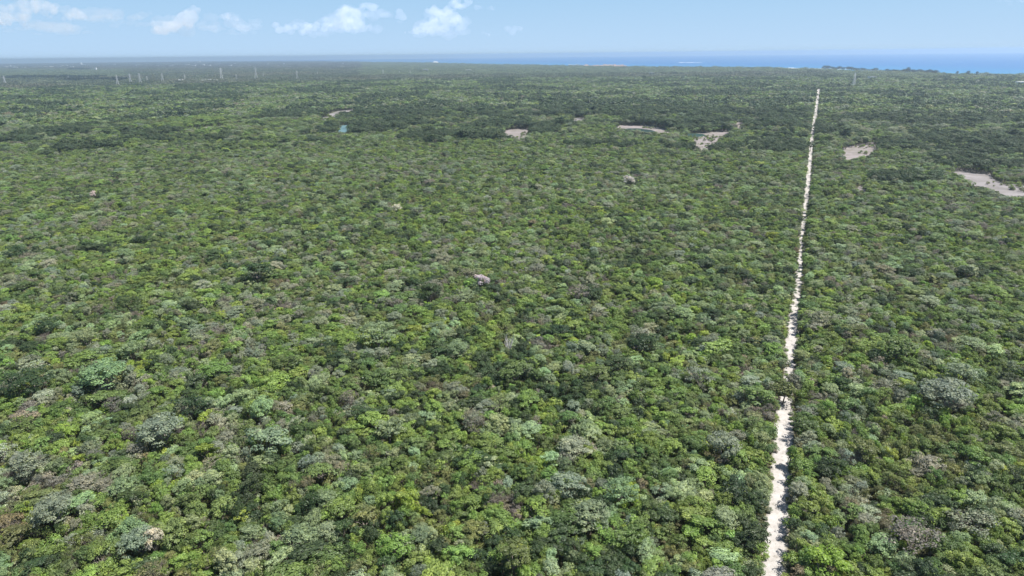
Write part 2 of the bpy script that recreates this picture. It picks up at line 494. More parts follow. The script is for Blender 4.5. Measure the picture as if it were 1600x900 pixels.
def wood_geo(rng, cz, limbs=6, thick=0.06, spread=0.75, twigs=0, top=None):
    vs, fs = [], []
    top = top or cz + 0.1
    lean = (rng.uniform(-0.12, 0.12), rng.uniform(-0.12, 0.12))
    fork = Vector((lean[0], lean[1], cz * 0.5))
    tube(vs, fs, (0, 0, -0.05), (lean[0] * 0.5, lean[1] * 0.5, cz * 0.25), thick * 1.35, thick, 7)
    tube(vs, fs, (lean[0] * 0.5, lean[1] * 0.5, cz * 0.25), fork, thick, thick * 0.85, 7)
    tips = []
    for k in range(limbs):
        a = 2 * math.pi * (k + rng.uniform(-0.3, 0.3)) / limbs
        s = spread * rng.uniform(0.5, 1.0)
        mid = Vector((lean[0] + math.cos(a) * s * 0.5, lean[1] + math.sin(a) * s * 0.5, cz * rng.uniform(0.75, 0.9)))
        tip = Vector((math.cos(a) * s, math.sin(a) * s, top + rng.uniform(-0.2, 0.35) * (1.2 - s)))
        tube(vs, fs, fork, mid, thick * 0.6, thick * 0.4)
        tube(vs, fs, mid, tip, thick * 0.4, thick * 0.14)
        tips.append((mid, tip))
    for k in range(twigs):
        mid, tip = tips[rng.randrange(len(tips))]
        st = mid.lerp(tip, rng.uniform(0.1, 1.0))
        d = Vector((rng.gauss(0, 1), rng.gauss(0, 1), abs(rng.gauss(0.5, 0.7)))).normalized()
        e = st + d * rng.uniform(0.25, 0.55)
        tube(vs, fs, st, e, thick * 0.16, thick * 0.06, 3)
    return vs, fs

def cards(rs, centers, nrm, size, leafv):
    """small folded leaf sprays: quads with a bent tip, facing roughly nrm"""
    n = len(centers)
    v = nrm + rs.normal(0, 0.36, (n, 3)); v /= np.linalg.norm(v, axis=1)[:, None]
    r_ = rs.normal(0, 1, (n, 3)); u = np.cross(v, r_); u /= np.linalg.norm(u, axis=1)[:, None]
    w = np.cross(v, u)
    s = size * rs.uniform(0.6, 1.35, (n, 1))
    e = rs.uniform(0.55, 1.0, (n, 1))
    bend = v * s * rs.uniform(-0.25, 0.35, (n, 1))
    p = np.stack([centers - u * s, centers - w * s * e + bend, centers + u * s, centers + w * s * e - bend], 1).reshape(-1, 3)
    f = (np.arange(n)[:, None] * 4 + np.array([0, 1, 2, 3])[None])
    return p, f, np.repeat(leafv, 1)

def crown_geo(seed, style):
    rs = np.random.default_rng(seed)
    P = dict(round=(25, 72, 0.285, 0.055, 0.85, 0.5), dome=(36, 52, 0.235, 0.052, 0.68, 0.4), loose=(24, 58, 0.27, 0.048, 0.82, 0.65),
             fine=(74, 44, 0.18, 0.038, 1.0, 0.25), thin=(40, 24, 0.22, 0.040, 0.75, 0.4), shrub=(16, 30, 0.36, 0.085, 0.80, 0.5), full=(50, 36, 0.28, 0.07, 1.32, 0.5))[style]
    ncl, per, rc, size, hz, irr = P
    cz = 1.25 if style == 'full' else 1.75
    # an uneven envelope: a few big lobes
    lobes = rs.normal(0, 1, (6, 3)); lobes /= np.linalg.norm(lobes, axis=1)[:, None]; lobes[:, 2] = np.abs(lobes[:, 2])
    amp = rs.uniform(-0.32, 0.22, 6) * irr * 1.6
    C, L, cents = [], [], []
    nn = []
    for k in range(ncl):
        d = rs.normal(0, 1, 3); d /= np.linalg.norm(d)
        if d[2] < -0.55: d[2] *= -1
        rad = rs.uniform(0.66, 0.92) if k % 5 else rs.uniform(0.2, 0.6)
        rad *= 1 + float(np.sum(amp * np.exp(-3.0 * (1 - lobes @ d))))
        c = d * rad * np.array([1, 1, hz]) + np.array([0, 0, cz])
        r_ = rc * rs.uniform(0.6, 1.3)
        q = rs.normal(0, 1, (per, 3)); q /= np.linalg.norm(q, axis=1)[:, None]
        q[:, 2] = np.where(q[:, 2] < -0.3, -q[:, 2], q[:, 2])
        pos = c + q * r_ * rs.uniform(0.8, 1.05, (per, 1)) * np.array([1, 1, 0.75])
        C.append(pos); nn.append(q * 0.8 + d * 0.25 + np.array([0, 0, 0.35]))
        cv = rs.uniform(0.2, 0.8)
        L.append(np.clip(cv + rs.normal(0, 0.16, per), 0, 1))
    C = np.concatenate(C); nn = np.concatenate(nn); L = np.concatenate(L)
    return cards(rs, C, nn, size, L)

def mesh_from(name, parts, mats):
    """parts: list of (verts, faces, material index, leaf values or None)"""
    V, Fc, mi, lv = [], [], [], []
    b = 0
    for (v, f, m_, l_) in parts:
        v = [tuple(x) for x in v]
        V += v
        for j, face in enumerate(f):
            Fc.append(tuple(int(i) + b for i in face)); mi.append(m_)
            lv.append(0.5 if l_ is None else float(l_[j]))
        b += len(v)
    me = bpy.data.meshes.new(name); me.from_pydata(V, [], Fc)
    for m_ in mats: me.materials.append(m_)
    me.polygons.foreach_set('material_index', mi)
    a = me.attributes.new('leaf', 'FLOAT', 'FACE'); a.data.foreach_set('value', lv)
    me.update()
    return me

STYLES = ['round', 'round', 'round', 'dome', 'dome', 'dome', 'loose', 'loose', 'fine', 'fine', 'thin', 'thin', 'shrub', 'shrub', 'full', 'full']
BY_STYLE = {}
for i, s in enumerate(STYLES): BY_STYLE.setdefault(s, []).append(i)
crown_meshes, wood_meshes, forest_meshes = [], [], []
for i, st in enumerate(STYLES):
    p, f, l = crown_geo(100 + i, st)
    rng = random.Random(500 + i)
    wv, wf = wood_geo(rng, 1.75, 7 if st != 'shrub' else 5, 0.055, 0.75, 60 if st == 'thin' else (20 if st == 'loose' else 0))
    crown_meshes.append(mesh_from('crown', [(p, f, 0, l)], [M_LEAF_O]))
    wood_meshes.append(mesh_from('trunk', [(wv, wf, 0, None)], [M_BARK]))
    forest_meshes.append(mesh_from('forest_tree', [(p, f, 0, l), (wv, wf, 1, None)], [M_LEAF_I, M_BARK]))
# bare tree shapes: only wood
bare_meshes = []
for i in range(3):
    rng = random.Random(900 + i)
    wv, wf = wood_geo(rng, 1.75, 9, 0.06, 0.95, 260, top=2.1)
    bare_meshes.append((wv, wf))
N_NEAR = len(STYLES)
BARE0 = len(forest_meshes)
for wv, wf in bare_meshes: forest_meshes.append(mesh_from('forest_tree', [(wv, wf, 0, None)], [M_BARK]))
# coarser shapes for trees a kilometre and more away
MID0 = len(forest_meshes)
for i in range(6):
    rs = np.random.default_rng(300 + i)
    parts = []
    for k in range(9):
        d = rs.normal(0, 1, 3); d /= np.linalg.norm(d); d[2] = abs(d[2])
        c = d * rs.uniform(0.3, 0.75) * np.array([1, 1, 0.75]) + np.array([0, 0, 1.65])
        per = 15
        q = rs.normal(0, 1, (per, 3)); q /= np.linalg.norm(q, axis=1)[:, None]; q[:, 2] = np.abs(q[:, 2]) - 0.2
        p, f, l = cards(rs, c + q * 0.38, q + np.array([0, 0, 0.3]), 0.17, np.clip(rs.uniform(0.25, 0.75) + rs.normal(0, 0.15, per), 0, 1))
        parts.append((p, f, 0, l))
    parts.append((*wood_geo(random.Random(i), 1.5, 3, 0.06), 1, None))
    forest_meshes.append(mesh_from('forest_tree', parts, [M_LEAF_I, M_BARK]))
# stands of some hundred trees for the far forest
FAR0 = len(forest_meshes)
STAND = 60.0
for i in range(5):
    rs = np.random.default_rng(700 + i)
    parts = []
    for gx in range(11):
        for gy in range(11):
            x = (gx - 5 + rs.uniform(-0.45, 0.45)) * STAND / 10; y = (gy - 5 + rs.uniform(-0.45, 0.45)) * STAND / 10
            rad = rs.uniform(2.2, 4.2); h = rs.uniform(4.5, 8.5) * (1.25 if rs.random() < 0.08 else 1)
            per = 20
            q = rs.normal(0, 1, (per, 3)); q /= np.linalg.norm(q, axis=1)[:, None]; q[:, 2] = np.abs(q[:, 2])
            tone = rs.uniform(0.0, 1.0)
            p, f, l = cards(rs, np.array([x, y, h - rad * 0.8]) + q * np.array([rad, rad, rad * 0.8]) * rs.uniform(0.8, 1.05, (per, 1)), q + np.array([0, 0, 0.3]), 1.15,
                            np.clip(tone + rs.normal(0, 0.12, per), 0, 1))
            parts.append((p, f, 0, l))
    forest_meshes.append(mesh_from('forest_stand', parts, [M_LEAF_I]))

# ------------------------------------------------------------------ where the trees stand
# colour kinds: base colour, crown styles, size factor
KINDS = {
    'bright': dict(c=(0.150, 0.235, 0.052), st=['round', 'dome', 'round', 'loose'], s=1.0),
    'mid':    dict(c=(0.100, 0.163, 0.048), st=['round', 'dome', 'loose'], s=1.05),
    'dark':   dict(c=(0.042, 0.074, 0.028), st=['round', 'round', 'dome'], s=1.15),
    'sage':   dict(c=(0.215, 0.295, 0.150), st=['fine', 'dome', 'fine'], s=1.1),
    'silver': dict(c=(0.215, 0.250, 0.175), st=['fine', 'fine', 'thin'], s=1.1),
    'olive':  dict(c=(0.140, 0.175, 0.060), st=['loose', 'dome', 'thin'], s=0.95),
    'yellow': dict(c=(0.200, 0.285, 0.046), st=['round', 'dome'], s=0.85),
    'brown':  dict(c=(0.150, 0.140, 0.080), st=['thin', 'loose'], s=0.9),
    'twiggy': dict(c=(0.190, 0.182, 0.150), st=['thin'], s=0.95),
    'blossom': dict(c=(0.58, 0.535, 0.49), st=['round'], s=0.9),
}
KN = list(KINDS)
def wedge_grid(r0, r1, sp, seed, side=40.0):
    """jittered triangular grid over the part of the land the camera can see, with a margin"""
    rs = np.random.default_rng(seed)
    tanw = 0.80
    xs_max = r1 * tanw + side
    ny = int(r1 / (sp * 0.866)) + 1
    X, Y = [], []
    for j in range(ny):
        y = j * sp * 0.866
        xm = y * tanw + side
        n = int(2 * xm / sp) + 1
        X.append((np.arange(n) - n / 2 + (j % 2) * 0.5) * sp); Y.append(np.full(n, y))
    X = np.concatenate(X); Y = np.concatenate(Y)
    X = X + rs.uniform(-0.42, 0.42, X.shape) * sp; Y = Y + rs.uniform(-0.42, 0.42, Y.shape) * sp
    d = np.hypot(X, Y)
    k = (d >= r0) & (d < r1) & (Y > 20)
    return X[k], Y[k], rs

def choose_kinds(x, y, rs):
    """index of KN per tree; the mix drifts over the land"""
    n1 = vnoise(x, y, 55, 1); n2 = vnoise(x, y, 90, 20); n3 = vnoise(x, y, 420, 33)
    d = np.hypot(x, y)
    w = np.zeros((len(KN), len(x)))
    w[0] = 0.26 + 1.2 * np.clip(n1 - 0.45, 0, 1) + 0.5 * np.clip(n3 - 0.5, 0, 1)
    w[1] = 0.30
    w[2] = 0.10 + 0.9 * np.clip(n2 - 0.55, 0, 1)
    w[3] = 0.12 + 0.5 * np.clip(0.5 - n1, 0, 1)
    w[4] = 0.09 + 0.7 * np.clip(0.5 - n2, 0, 1)
    w[5] = 0.13
    w[6] = 0.05 + 0.2 * np.clip(n1 - 0.5, 0, 1)
    w[7] = 0.02
    w[8] = 0.04 + 0.12 * np.clip(0.45 - n2, 0, 1)
    w[9] = 0.0
    w /= w.sum(0)
    cw = np.cumsum(w, 0)
    # neighbours often belong to one spreading tree or one kind: their draws are partly shared
    c = 6.5 if np.median(d) < 900 else 20.0
    wx = x + 5 * (vnoise(x, y, 9, 5, 2) - 0.5); wy = y + 5 * (vnoise(x, y, 9, 6, 2) - 0.5)
    shared = hash2(np.floor(wx / c), np.floor(wy / c), 3)
    u = np.where(rs.random(len(x)) < (0.62 if c < 10 else 0.72), shared, rs.random(len(x)))
    return (u[None] > cw).sum(0).clip(0, len(KN) - 1)

TREES = []    # dict arrays
def tint_of(kidx, rs):
    base = np.array([KINDS[k]['c'] for k in KN])[kidx]
    n = len(kidx)
    v = np.exp(np.clip(rs.normal(0.06, 0.19, (n, 1)), -0.4, 0.36))
    hue = 1 + np.clip(rs.normal(0, 0.08, (n, 3)), -0.14, 0.14) * np.array([1, 0.4, 1])
    t = base * v * hue
    return np.clip(t * 0.9 + 0.1 * t.mean(1, keepdims=True) * np.array([1.25, 1.05, 0.7]), 0.008, 0.8)

def is_clear(x, y, h, rad):
    """True where a tree would stand on or hide a clearing, a pond or the track"""
    bad = np.zeros(len(x), bool)
    jx = (vnoise(x, y, 13, 61, 2) - 0.5) * 16; jy = (vnoise(x, y, 22, 62, 2) - 0.5) * 7
    for z in (0.0, 0.3, 0.6, 0.85):
        px, py, q = proj(x, y, z * h)
        px = px + jx; py = py + jy
        for pl in clear_px:
            bad |= pip(px, py, pl)
    d, hw = track_dist(x, y)
    # ragged edge, and a few crowns that reach over the track
    rag = (vnoise(x, y, 7, 77, 2) - 0.5) * 2.6
    bad |= d < hw * 0.85 + rad * 0.55 + 0.1 + rag
    return bad

# trees picked out one by one in the photo: pixel of the crown's middle, crown width in photo pixels, kind, label
LM = [
    (752, 443, 24, 'blossom', 'round pinkish white blossoming tree standing out in the middle of the forest', 'round'),
    (620, 328, 17, 'blossom', 'smaller pinkish white blossoming tree up left of the central white one', 'dome'),
    (146, 305, 9, 'blossom', 'tiny whitish blossoming tree far up on the left side', 'round'),
    (982, 286, 20, 'blossom', 'low wide pale pink blossoming tree right of centre in the upper forest', 'dome'),
    (240, 848, 32, 'blossom', 'cream pink blossoming bush near the bottom left corner', 'round'),
    (253, 684, 76, 'silver', 'big silvery grey tree with feathery crown in the lower left', 'fine'),
    (206, 552, 42, 'sage', 'pale sage green domed tree above the blue green one on the left', 'fine'),
    (166, 598, 78, 'sage', 'broad blue green tree at left between dark tree and bare lilac tree', 'fine'),
    (46, 606, 66, 'dark', 'big dark grey green round tree near the left edge', 'round'),
    (178, 633, 30, 'twiggy', 'bare lilac grey tree between broad blue green and silvery trees', 'thin'),
    (204, 676, 26, 'twiggy', 'bare lilac grey bush touching left side of the big silvery tree', 'thin'),
    (420, 696, 64, 'sage', 'pale green speckled round tree right of the big silvery tree', 'round'),
    (590, 531, 62, 'sage', 'pale sage tree with layered crown left of centre', 'fine'),
    (715, 550, 40, 'sage', 'rounded blue green tree just left of the dead white stems', 'fine'),
    (1402, 551, 64, 'mid', 'deep green glossy round tree in the right part of the forest', 'round'),
    (1476, 630, 84, 'silver', 'largest silvery green tree on the right side of the track', 'fine'),
    (85, 805, 66, 'silver', 'lilac silver spreading tree near the lower left corner', 'fine'),
    (1290, 884, 66, 'yellow', 'bright yellow green tree right of the track at the bottom edge', 'round'),
    (75, 512, 34, 'dark', 'nearly black small tree in shade on the left side', 'round'),  # the shade on this tree is put into its dark leaf colour
    (402, 431, 48, 'dark', 'dark tree in upper left of the forest middle', 'round'),
    (671, 461, 44, 'dark', 'dark rounded tree left below the central white blossoming tree', 'round'),
    (26, 397, 32, 'dark', 'dark tree at the left edge in the upper forest', 'round'),
    (740, 661, 46, 'twiggy', 'grey twiggy tree below centre with almost no leaves', 'thin'),
    (545, 622, 34, 'twiggy', 'whitish grey twiggy bush left of centre in the lower forest', 'thin'),
    (480, 756, 32, 'brown', 'orange brown withering tree in the lower left middle', 'loose'),
    (1424, 846, 84, 'twiggy', 'wide brownish grey leafless tree in the lower right', 'thin'),
    (970, 771, 56, 'sage', 'pale sage tree with open crown below right of centre', 'fine'),
    (1130, 704, 60, 'silver', 'silvery tree left of the track below its narrow stretch', 'fine'),
    (45, 731, 56, 'silver', 'soft grey green tree at the left edge above the lilac silver one', 'fine'),
    (322, 704, 34, 'yellow', 'yellow green round tree between silvery and speckled trees', 'round'),
    (1500, 590, 52, 'silver', 'grey green tree just above the largest silvery one on the right', 'fine'),
    (803, 872, 62, 'olive', 'smooth olive green domed tree at the bottom edge near the middle', 'fine'),
    (610, 672, 46, 'sage', 'small pale sage tree below left of centre', 'dome'),
    (1010, 540, 44, 'dark', 'dark green tree right of the dead white stems', 'round'),
    (850, 772, 44, 'silver', 'grey green rounded tree in the lower middle', 'fine'),
    (1090, 590, 46, 'silver', 'dusty grey tree left of the track near its overgrown gap', 'thin'),
    (905, 460, 40, 'twiggy', 'grey leafless tree right of the central white blossoming tree', 'thin'),
    (300, 640, 50, 'dark', 'dark tree right above the big silvery tree', 'round'),
    (1345, 702, 50, 'olive', 'olive tree right of the track in the lower forest', 'dome'),
    (1226, 606, 36, 'olive', 'olive tree overgrowing the white track in its lower half', 'full'),
    (1240, 590, 22, 'silver', 'small grey green tree leaning over the track above the olive one', 'full'),
    (1267, 228, 13, 'dark', 'dark tree hanging over the far part of the white track', 'round'),
    (1175, 224, 15, 'sage', 'pale tree right of the large mud clearing', 'dome'),
    (1071, 221, 26, 'bright', 'bright green bush at the left edge of the large mud clearing', 'full'),
]
lm_data = []
CZ = 5.0
for (px, py, w, kind, lab, st) in LM:
    x, y = unproj(px, py, CZ)
    _, _, q = proj(x, y, CZ)
    rad = w * 0.5 / FPX * q * 1.04
    h = min(10.5, 5.0 + 0.8 * rad) + (1.5 if kind == 'blossom' else 0)
    lm_data.append((x, y, rad, h, kind, lab, st))
lmx = np.array([d[0] for d in lm_data]); lmy = np.array([d[1] for d in lm_data]); lmr = np.array([d[2] for d in lm_data])

# dense dark taller woods seen behind the clearings and elsewhere
DARK_WOODS = [(1060, 192, 110, 10), (830, 200, 50, 9), (690, 212, 60, 9), (640, 150, 50, 5), (1390, 215, 60, 12), (1200, 190, 60, 14), (1180, 165, 60, 8),
              (1500, 245, 50, 14), (1560, 262, 60, 12), (310, 166, 40, 3), (470, 175, 45, 5), (1100, 230, 60, 5), (610, 195, 30, 6),
              (900, 165, 130, 10), (1460, 215, 80, 9), (940, 225, 60, 6), (1290, 205, 50, 14), (1440, 190, 150, 14), (1540, 225, 110, 16), (1000, 170, 200, 14), (700, 175, 160, 10), (1420, 275, 70, 10), (1220, 225, 60, 12)]
def dark_wood(px, py):
    m = np.zeros(len(px))
    for cx, cy, w, h in DARK_WOODS:
        m = np.maximum(m, np.clip(1.35 - ((px - cx) / w) ** 2 - ((py - cy) / h) ** 2, 0, 1))
    return m
BRIGHT_STRIP = [(255, 190), (300, 184), (360, 183), (362, 192), (300, 199), (245, 203), (225, 199)]

inst = dict(co=[], idx=[], scl=[], rot=[], tint=[])
def add_inst(x, y, z, idx, sx, sy, sz, rz, tint):
    inst['co'].append(np.stack([x, y, z], 1)); inst['idx'].append(idx.astype(np.int32))
    inst['scl'].append(np.stack([sx, sy, sz], 1)); inst['rot'].append(np.stack([0.12 * np.sin(rz * 37), 0.12 * np.sin(rz * 91), rz], 1))
    inst['tint'].append(np.concatenate([tint, np.ones((len(x), 1))], 1))

def pick_style(kidx, rs):
    out = np.zeros(len(kidx), int)
    r1 = rs.random(len(kidx)); r2 = rs.random(len(kidx))
    for ki, k in enumerate(KN):
        s = KINDS[k]['st']
        for si in range(len(s)):
            sel = (kidx == ki) & ((r1 * len(s)).astype(int) == si)
            opts = np.array(BY_STYLE[s[si]])
            out[sel] = opts[(r2[sel] * len(opts)).astype(int)]
    return out

# --- near forest
x, y, rs = wedge_grid(55, 980, 2.65, 5)
kk = np.hypot(x, y) < 820 + 300 * (vnoise(x, y, 40, 8, 2) - 0.5)
x, y = x[kk], y[kk]
n = len(x)
k_ = choose_kinds(x, y, rs)
rad = np.clip(1.6 * np.exp(rs.normal(0, 0.28, n)), 0.95, 4.2) * np.array([KINDS[k]['s'] for k in KN])[k_]
emer = rs.random(n) < 0.035
rad = np.where(emer, rad * rs.uniform(1.5, 2.1, n), rad)
rad = np.clip(rad, 1.0, 4.6)
h = 3.6 + 2.6 * vnoise(x, y, 30, 50) + 0.75 * (rad - 1.8) + rs.normal(0, 0.55, n)
h = np.clip(h, 2.8, 10)
px, py, q = proj(x, y, h * 0.8)
dw = dark_wood(px, py)
dw = dw * np.clip((vnoise(x, y, 45, 92, 2) - 0.36) * 5, 0, 1)
swap = rs.random(n) < dw * 0.75
k_ = np.where(swap, KN.index('dark'), k_); rad = np.where(swap, rad * 1.35, rad); h = np.where(swap, h * 1.35, h)
keep = ~is_clear(x, y, h, rad)
for i in range(len(lmx)):
    keep &= np.hypot(x - lmx[i], y - lmy[i]) > lmr[i] * 0.72 + rad * 0.25
# big crowns push out small neighbours (coarse grid lookup)
big = np.where(keep & (rad > 2.9))[0]
cell = {}
gx_ = np.floor(x / 5).astype(int); gy_ = np.floor(y / 5).astype(int)
for i in np.where(keep)[0]: cell.setdefault((gx_[i], gy_[i]), []).append(i)
for b in big:
    if not keep[b]: continue
    for ax in (-1, 0, 1):
        for ay in (-1, 0, 1):
            for j in cell.get((gx_[b] + ax, gy_[b] + ay), ()):
                if j != b and keep[j] and rad[j] <= rad[b] and (x[j] - x[b]) ** 2 + (y[j] - y[b]) ** 2 < (rad[b] * 0.72) ** 2:
                    keep[j] = False
x, y, k_, rad, h, px, py, q = [a[keep] for a in (x, y, k_, rad, h, px, py, q)]
n = len(x)
tint = tint_of(k_, rs)
fd = np.clip((np.hypot(x, y) - 250) / 650, 0, 1)[:, None] * 0.25     # tints fade towards one grey green with distance
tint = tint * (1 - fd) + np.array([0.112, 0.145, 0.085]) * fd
sty = pick_style(k_, rs)
rz = rs.uniform(0, 6.283, n)
asp = rs.uniform(0.75, 1.3, n)
wpx = rad * 2 / q * FPX
vis = (px > -5) & (px < 1605) & (py > 5) & (py < 903)
order = np.argsort(-(wpx * vis))
N_SINGLE = 430
single = order[:N_SINGLE]
rest = np.ones(n, bool); rest[single] = False
# some trees of the mass are bare
idx = sty.copy()
bare = (k_ == KN.index('twiggy')) & (rs.random(n) < 0.3) & rest
idx[bare] = BARE0 + rs.integers(0, 3, bare.sum())
r_ = rest
add_inst(x[r_], y[r_], np.zeros(r_.sum()), idx[r_], rad[r_] * asp[r_], rad[r_] / asp[r_], h[r_] / 2.55, rz[r_], tint[r_])
NEAR = dict(x=x, y=y, k=k_, rad=rad, h=h, px=px, py=py, tint=tint, sty=sty, rz=rz, asp=asp, wpx=wpx, single=single)

# --- shrub layer between the trees
x, y, rs = wedge_grid(55, 520, 2.6, 6)
n = len(x)
k_ = choose_kinds(x, y, rs)
rad = rs.uniform(0.9, 2.0, n); h = rs.uniform(1.6, 4.2, n)
bad = np.zeros(n, bool)
for z in (0.0, 1.5, 3.0):
    p1, p2, _ = proj(x, y, z)
    for pl in clear_px: bad |= pip(p1, p2, pl)
d, hw = track_dist(x, y)
bad |= d < hw + rad * 0.45 + 0.1
kp = ~bad
x, y, k_, rad, h = [a[kp] for a in (x, y, k_, rad, h)]
n = len(x)
add_inst(x, y, np.zeros(n) - h * 0.25, np.array(BY_STYLE['shrub'])[rs.integers(0, 2, n)], rad, rad, h / 1.9, rs.uniform(0, 6.28, n), tint_of(k_, rs))
SHRUB_N = n

# --- scrub along both verges of the track
rb = np.random.default_rng(41)
m_ = TP[:, 1] < 900
tpx, tpy, tpw = TP[m_, 0], TP[m_, 1], TP[m_, 2] * 0.5
for rep_ in range(4):
    sd_ = rb.choice([-1.0, 1.0], len(tpx)); r_ = rb.uniform(0.25, 0.85, len(tpx))
    of = sd_ * (tpw + rb.uniform(-0.35, 0.7, len(tpx)))
    jj = rb.uniform(-1.5, 1.5, len(tpx))
    vx, vy = tpx + of * 0.91 + jj * 0.41, tpy - of * 0.41 + jj * 0.91
    add_inst(vx, vy, np.full(len(vx), -0.05), np.array(BY_STYLE['full'])[rb.integers(0, 2, len(vx))], r_, r_, r_ * rb.uniform(0.4, 0.75, len(vx)), rb.uniform(0, 6.28, len(vx)),
             tint_of(rb.choice([0, 1, 5, 4, 8], len(vx)), rb))

# --- bushes creeping into the clearings
bx_, by_ = [], []
rb = np.random.default_rng(31)
for pl in [clear_px[i] for i in range(len(flats)) if flats[i][0] == 'mud_flat']:
    W_ = np.array([unproj(*p) for p in pl]); lo, hi = W_.min(0), W_.max(0)
    n_ = int(min(160, (hi - lo).prod() / 60))
    bx0 = rb.uniform(lo[0], hi[0], n_ * 3); by0 = rb.uniform(lo[1], hi[1], n_ * 3)
    ins = pip(bx0, by0, [tuple(p) for p in W_]) & (vnoise(bx0, by0, 25, 44, 2) > 0.56)
    bx_.append(bx0[ins][:n_]); by_.append(by0[ins][:n_])
bx_ = np.concatenate(bx_); by_ = np.concatenate(by_); n_ = len(bx_)
br_ = rb.uniform(0.5, 1.7, n_)
add_inst(bx_, by_, np.full(n_, -0.1), np.array(BY_STYLE['full'])[rb.integers(0, 2, n_)], br_, br_, br_ * rb.uniform(0.45, 0.8, n_), rb.uniform(0, 6.28, n_), tint_of(rb.integers(0, 2, n_) * 5 + 1 - 1, rb))

# --- middle forest
x, y, rs = wedge_grid(640, 2700, 4.5, 8)
kk = np.hypot(x, y) >= 820 + 300 * (vnoise(x, y, 40, 8, 2) - 0.5)
x, y = x[kk], y[kk]
n = len(x)
k_ = choose_kinds(x, y, rs)
rad = np.clip(2.7 * np.exp(rs.normal(0, 0.28, n)), 1.6, 6.0) * np.array([KINDS[k]['s'] for k in KN])[k_]
h = np.clip(3.6 + 3.2 * vnoise(x, y, 60, 50) + 0.6 * (rad - 2.3) + rs.normal(0, 0.7, n), 2.8, 11)
px, py, q = proj(x, y, h * 0.8)
clump = vnoise(x, y, 70, 91, 2)
dw = np.maximum(dark_wood(px, py), np.clip((clump - 0.62) * 6, 0, 0.9) * (np.hypot(x, y) < 2600))
dw = np.maximum(dark_wood(px, py) * np.clip((vnoise(x, y, 45, 92, 2) - 0.36) * 5, 0, 1), np.clip((clump - 0.55) * 6, 0, 0.9))
swap = rs.random(n) < dw * 0.8
k_ = np.where(swap, KN.index('dark'), k_); rad = np.where(swap, rad * 1.25, rad); h = np.where(swap, h * 1.35, h)
em = rs.random(n) < 0.11
rad = np.where(em, rad * 1.5, rad); h = np.where(em, h * 1.35, h)
bs = pip(px, py, BRIGHT_STRIP); k_ = np.where(bs & (rs.random(n) < 0.8), 0, k_)
kp = ~is_clear(x, y, h, rad * 0.8)
kp &= ~(np.hypot(x - lmx[-2], y - lmy[-2]) < lmr[-2]) & ~(np.hypot(x - lmx[-1], y - lmy[-1]) < lmr[-1])
x, y, k_, rad, h = [a[kp] for a in (x, y, k_, rad, h)]
n = len(x)
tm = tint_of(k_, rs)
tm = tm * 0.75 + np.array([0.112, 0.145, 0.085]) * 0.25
# the first few hundred metres still show leafy crowns
idm = np.where(np.hypot(x, y) < 1150, pick_style(k_, rs), MID0 + rs.integers(0, 6, n))
add_inst(x, y, np.zeros(n), idm, rad, rad, h / 2.4, rs.uniform(0, 6.28, n), tm)
MID_N = n

# --- far forest: stands of trees
x, y, rs = wedge_grid(2650, 17000, 62, 9, 300)
ii = pip(x, y, land_full)
dd = np.hypot(x, y)
p1, p2, _ = proj(x, y, 5)
ii &= (coast_dist(x, y) > 60) & ~((dd > 9000) & (rs.random(len(x)) < 0.5))
x, y, dd = x[ii], y[ii], dd[ii]
n = len(x)
p1, p2, _ = proj(x, y, 5.0)
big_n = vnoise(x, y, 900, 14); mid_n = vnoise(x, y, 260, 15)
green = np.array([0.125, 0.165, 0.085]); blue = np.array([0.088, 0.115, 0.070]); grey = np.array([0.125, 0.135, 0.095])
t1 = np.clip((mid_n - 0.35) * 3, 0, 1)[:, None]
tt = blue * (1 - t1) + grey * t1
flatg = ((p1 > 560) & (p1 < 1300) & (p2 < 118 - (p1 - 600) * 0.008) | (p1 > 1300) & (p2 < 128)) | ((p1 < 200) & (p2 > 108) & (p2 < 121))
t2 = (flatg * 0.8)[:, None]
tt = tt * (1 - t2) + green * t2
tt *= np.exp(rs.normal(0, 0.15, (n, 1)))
sz = np.where(flatg, 0.6, rs.uniform(0.7, 1.3, n))
# long dark strips of mangrove on the left
strip_d = ((p1 > 15) & (p1 < 155) & (np.abs(p2 - 121.6) < 1.4)) | ((p1 > 105) & (p1 < 200) & (np.abs(p2 - 125.3) < 1.2)) | ((p1 > 110) & (p1 < 134) & (np.abs(p2 - 108.3) < 0.6))
tt[strip_d] = np.array([0.02, 0.034, 0.024]); sz[strip_d] = 1.5
town = (p1 < 560) & (p2 < 107)
tt[town] = np.array([0.10, 0.11, 0.10]) * np.exp(rs.normal(0, 0.3, (town.sum(), 1)))
add_inst(x, y, np.zeros(n), FAR0 + rs.integers(0, 5, n), np.full(n, 1.05), np.full(n, 1.05), sz, rs.integers(0, 4, n) * 1.5708 + rs.uniform(-0.2, 0.2, n), tt)
print('TREES near', len(NEAR['x']), 'shrubs', SHRUB_N, 'mid', MID_N, 'stands', n)

# --- the forest as one object
shapes = bpy.data.collections.new('forest_shapes')
for i, me in enumerate(forest_meshes):
    o = bpy.data.objects.new('forest_shape.%03d' % (i + 1), me)
    shapes.objects.link(o)
co = np.concatenate(inst['co']).astype(np.float32)
me = bpy.data.meshes.new('forest'); me.vertices.add(len(co)); me.vertices.foreach_set('co', co.ravel())
a = me.attributes.new('idx', 'INT', 'POINT'); a.data.foreach_set('value', np.concatenate(inst['idx']))
a = me.attributes.new('scl', 'FLOAT_VECTOR', 'POINT'); a.data.foreach_set('vector', np.concatenate(inst['scl']).astype(np.float32).ravel())
a = me.attributes.new('rot', 'FLOAT_VECTOR', 'POINT'); a.data.foreach_set('vector', np.concatenate(inst['rot']).astype(np.float32).ravel())
a = me.attributes.new('tint', 'FLOAT_COLOR', 'POINT'); a.data.foreach_set('color', np.concatenate(inst['tint']).astype(np.float32).ravel())
me.update()
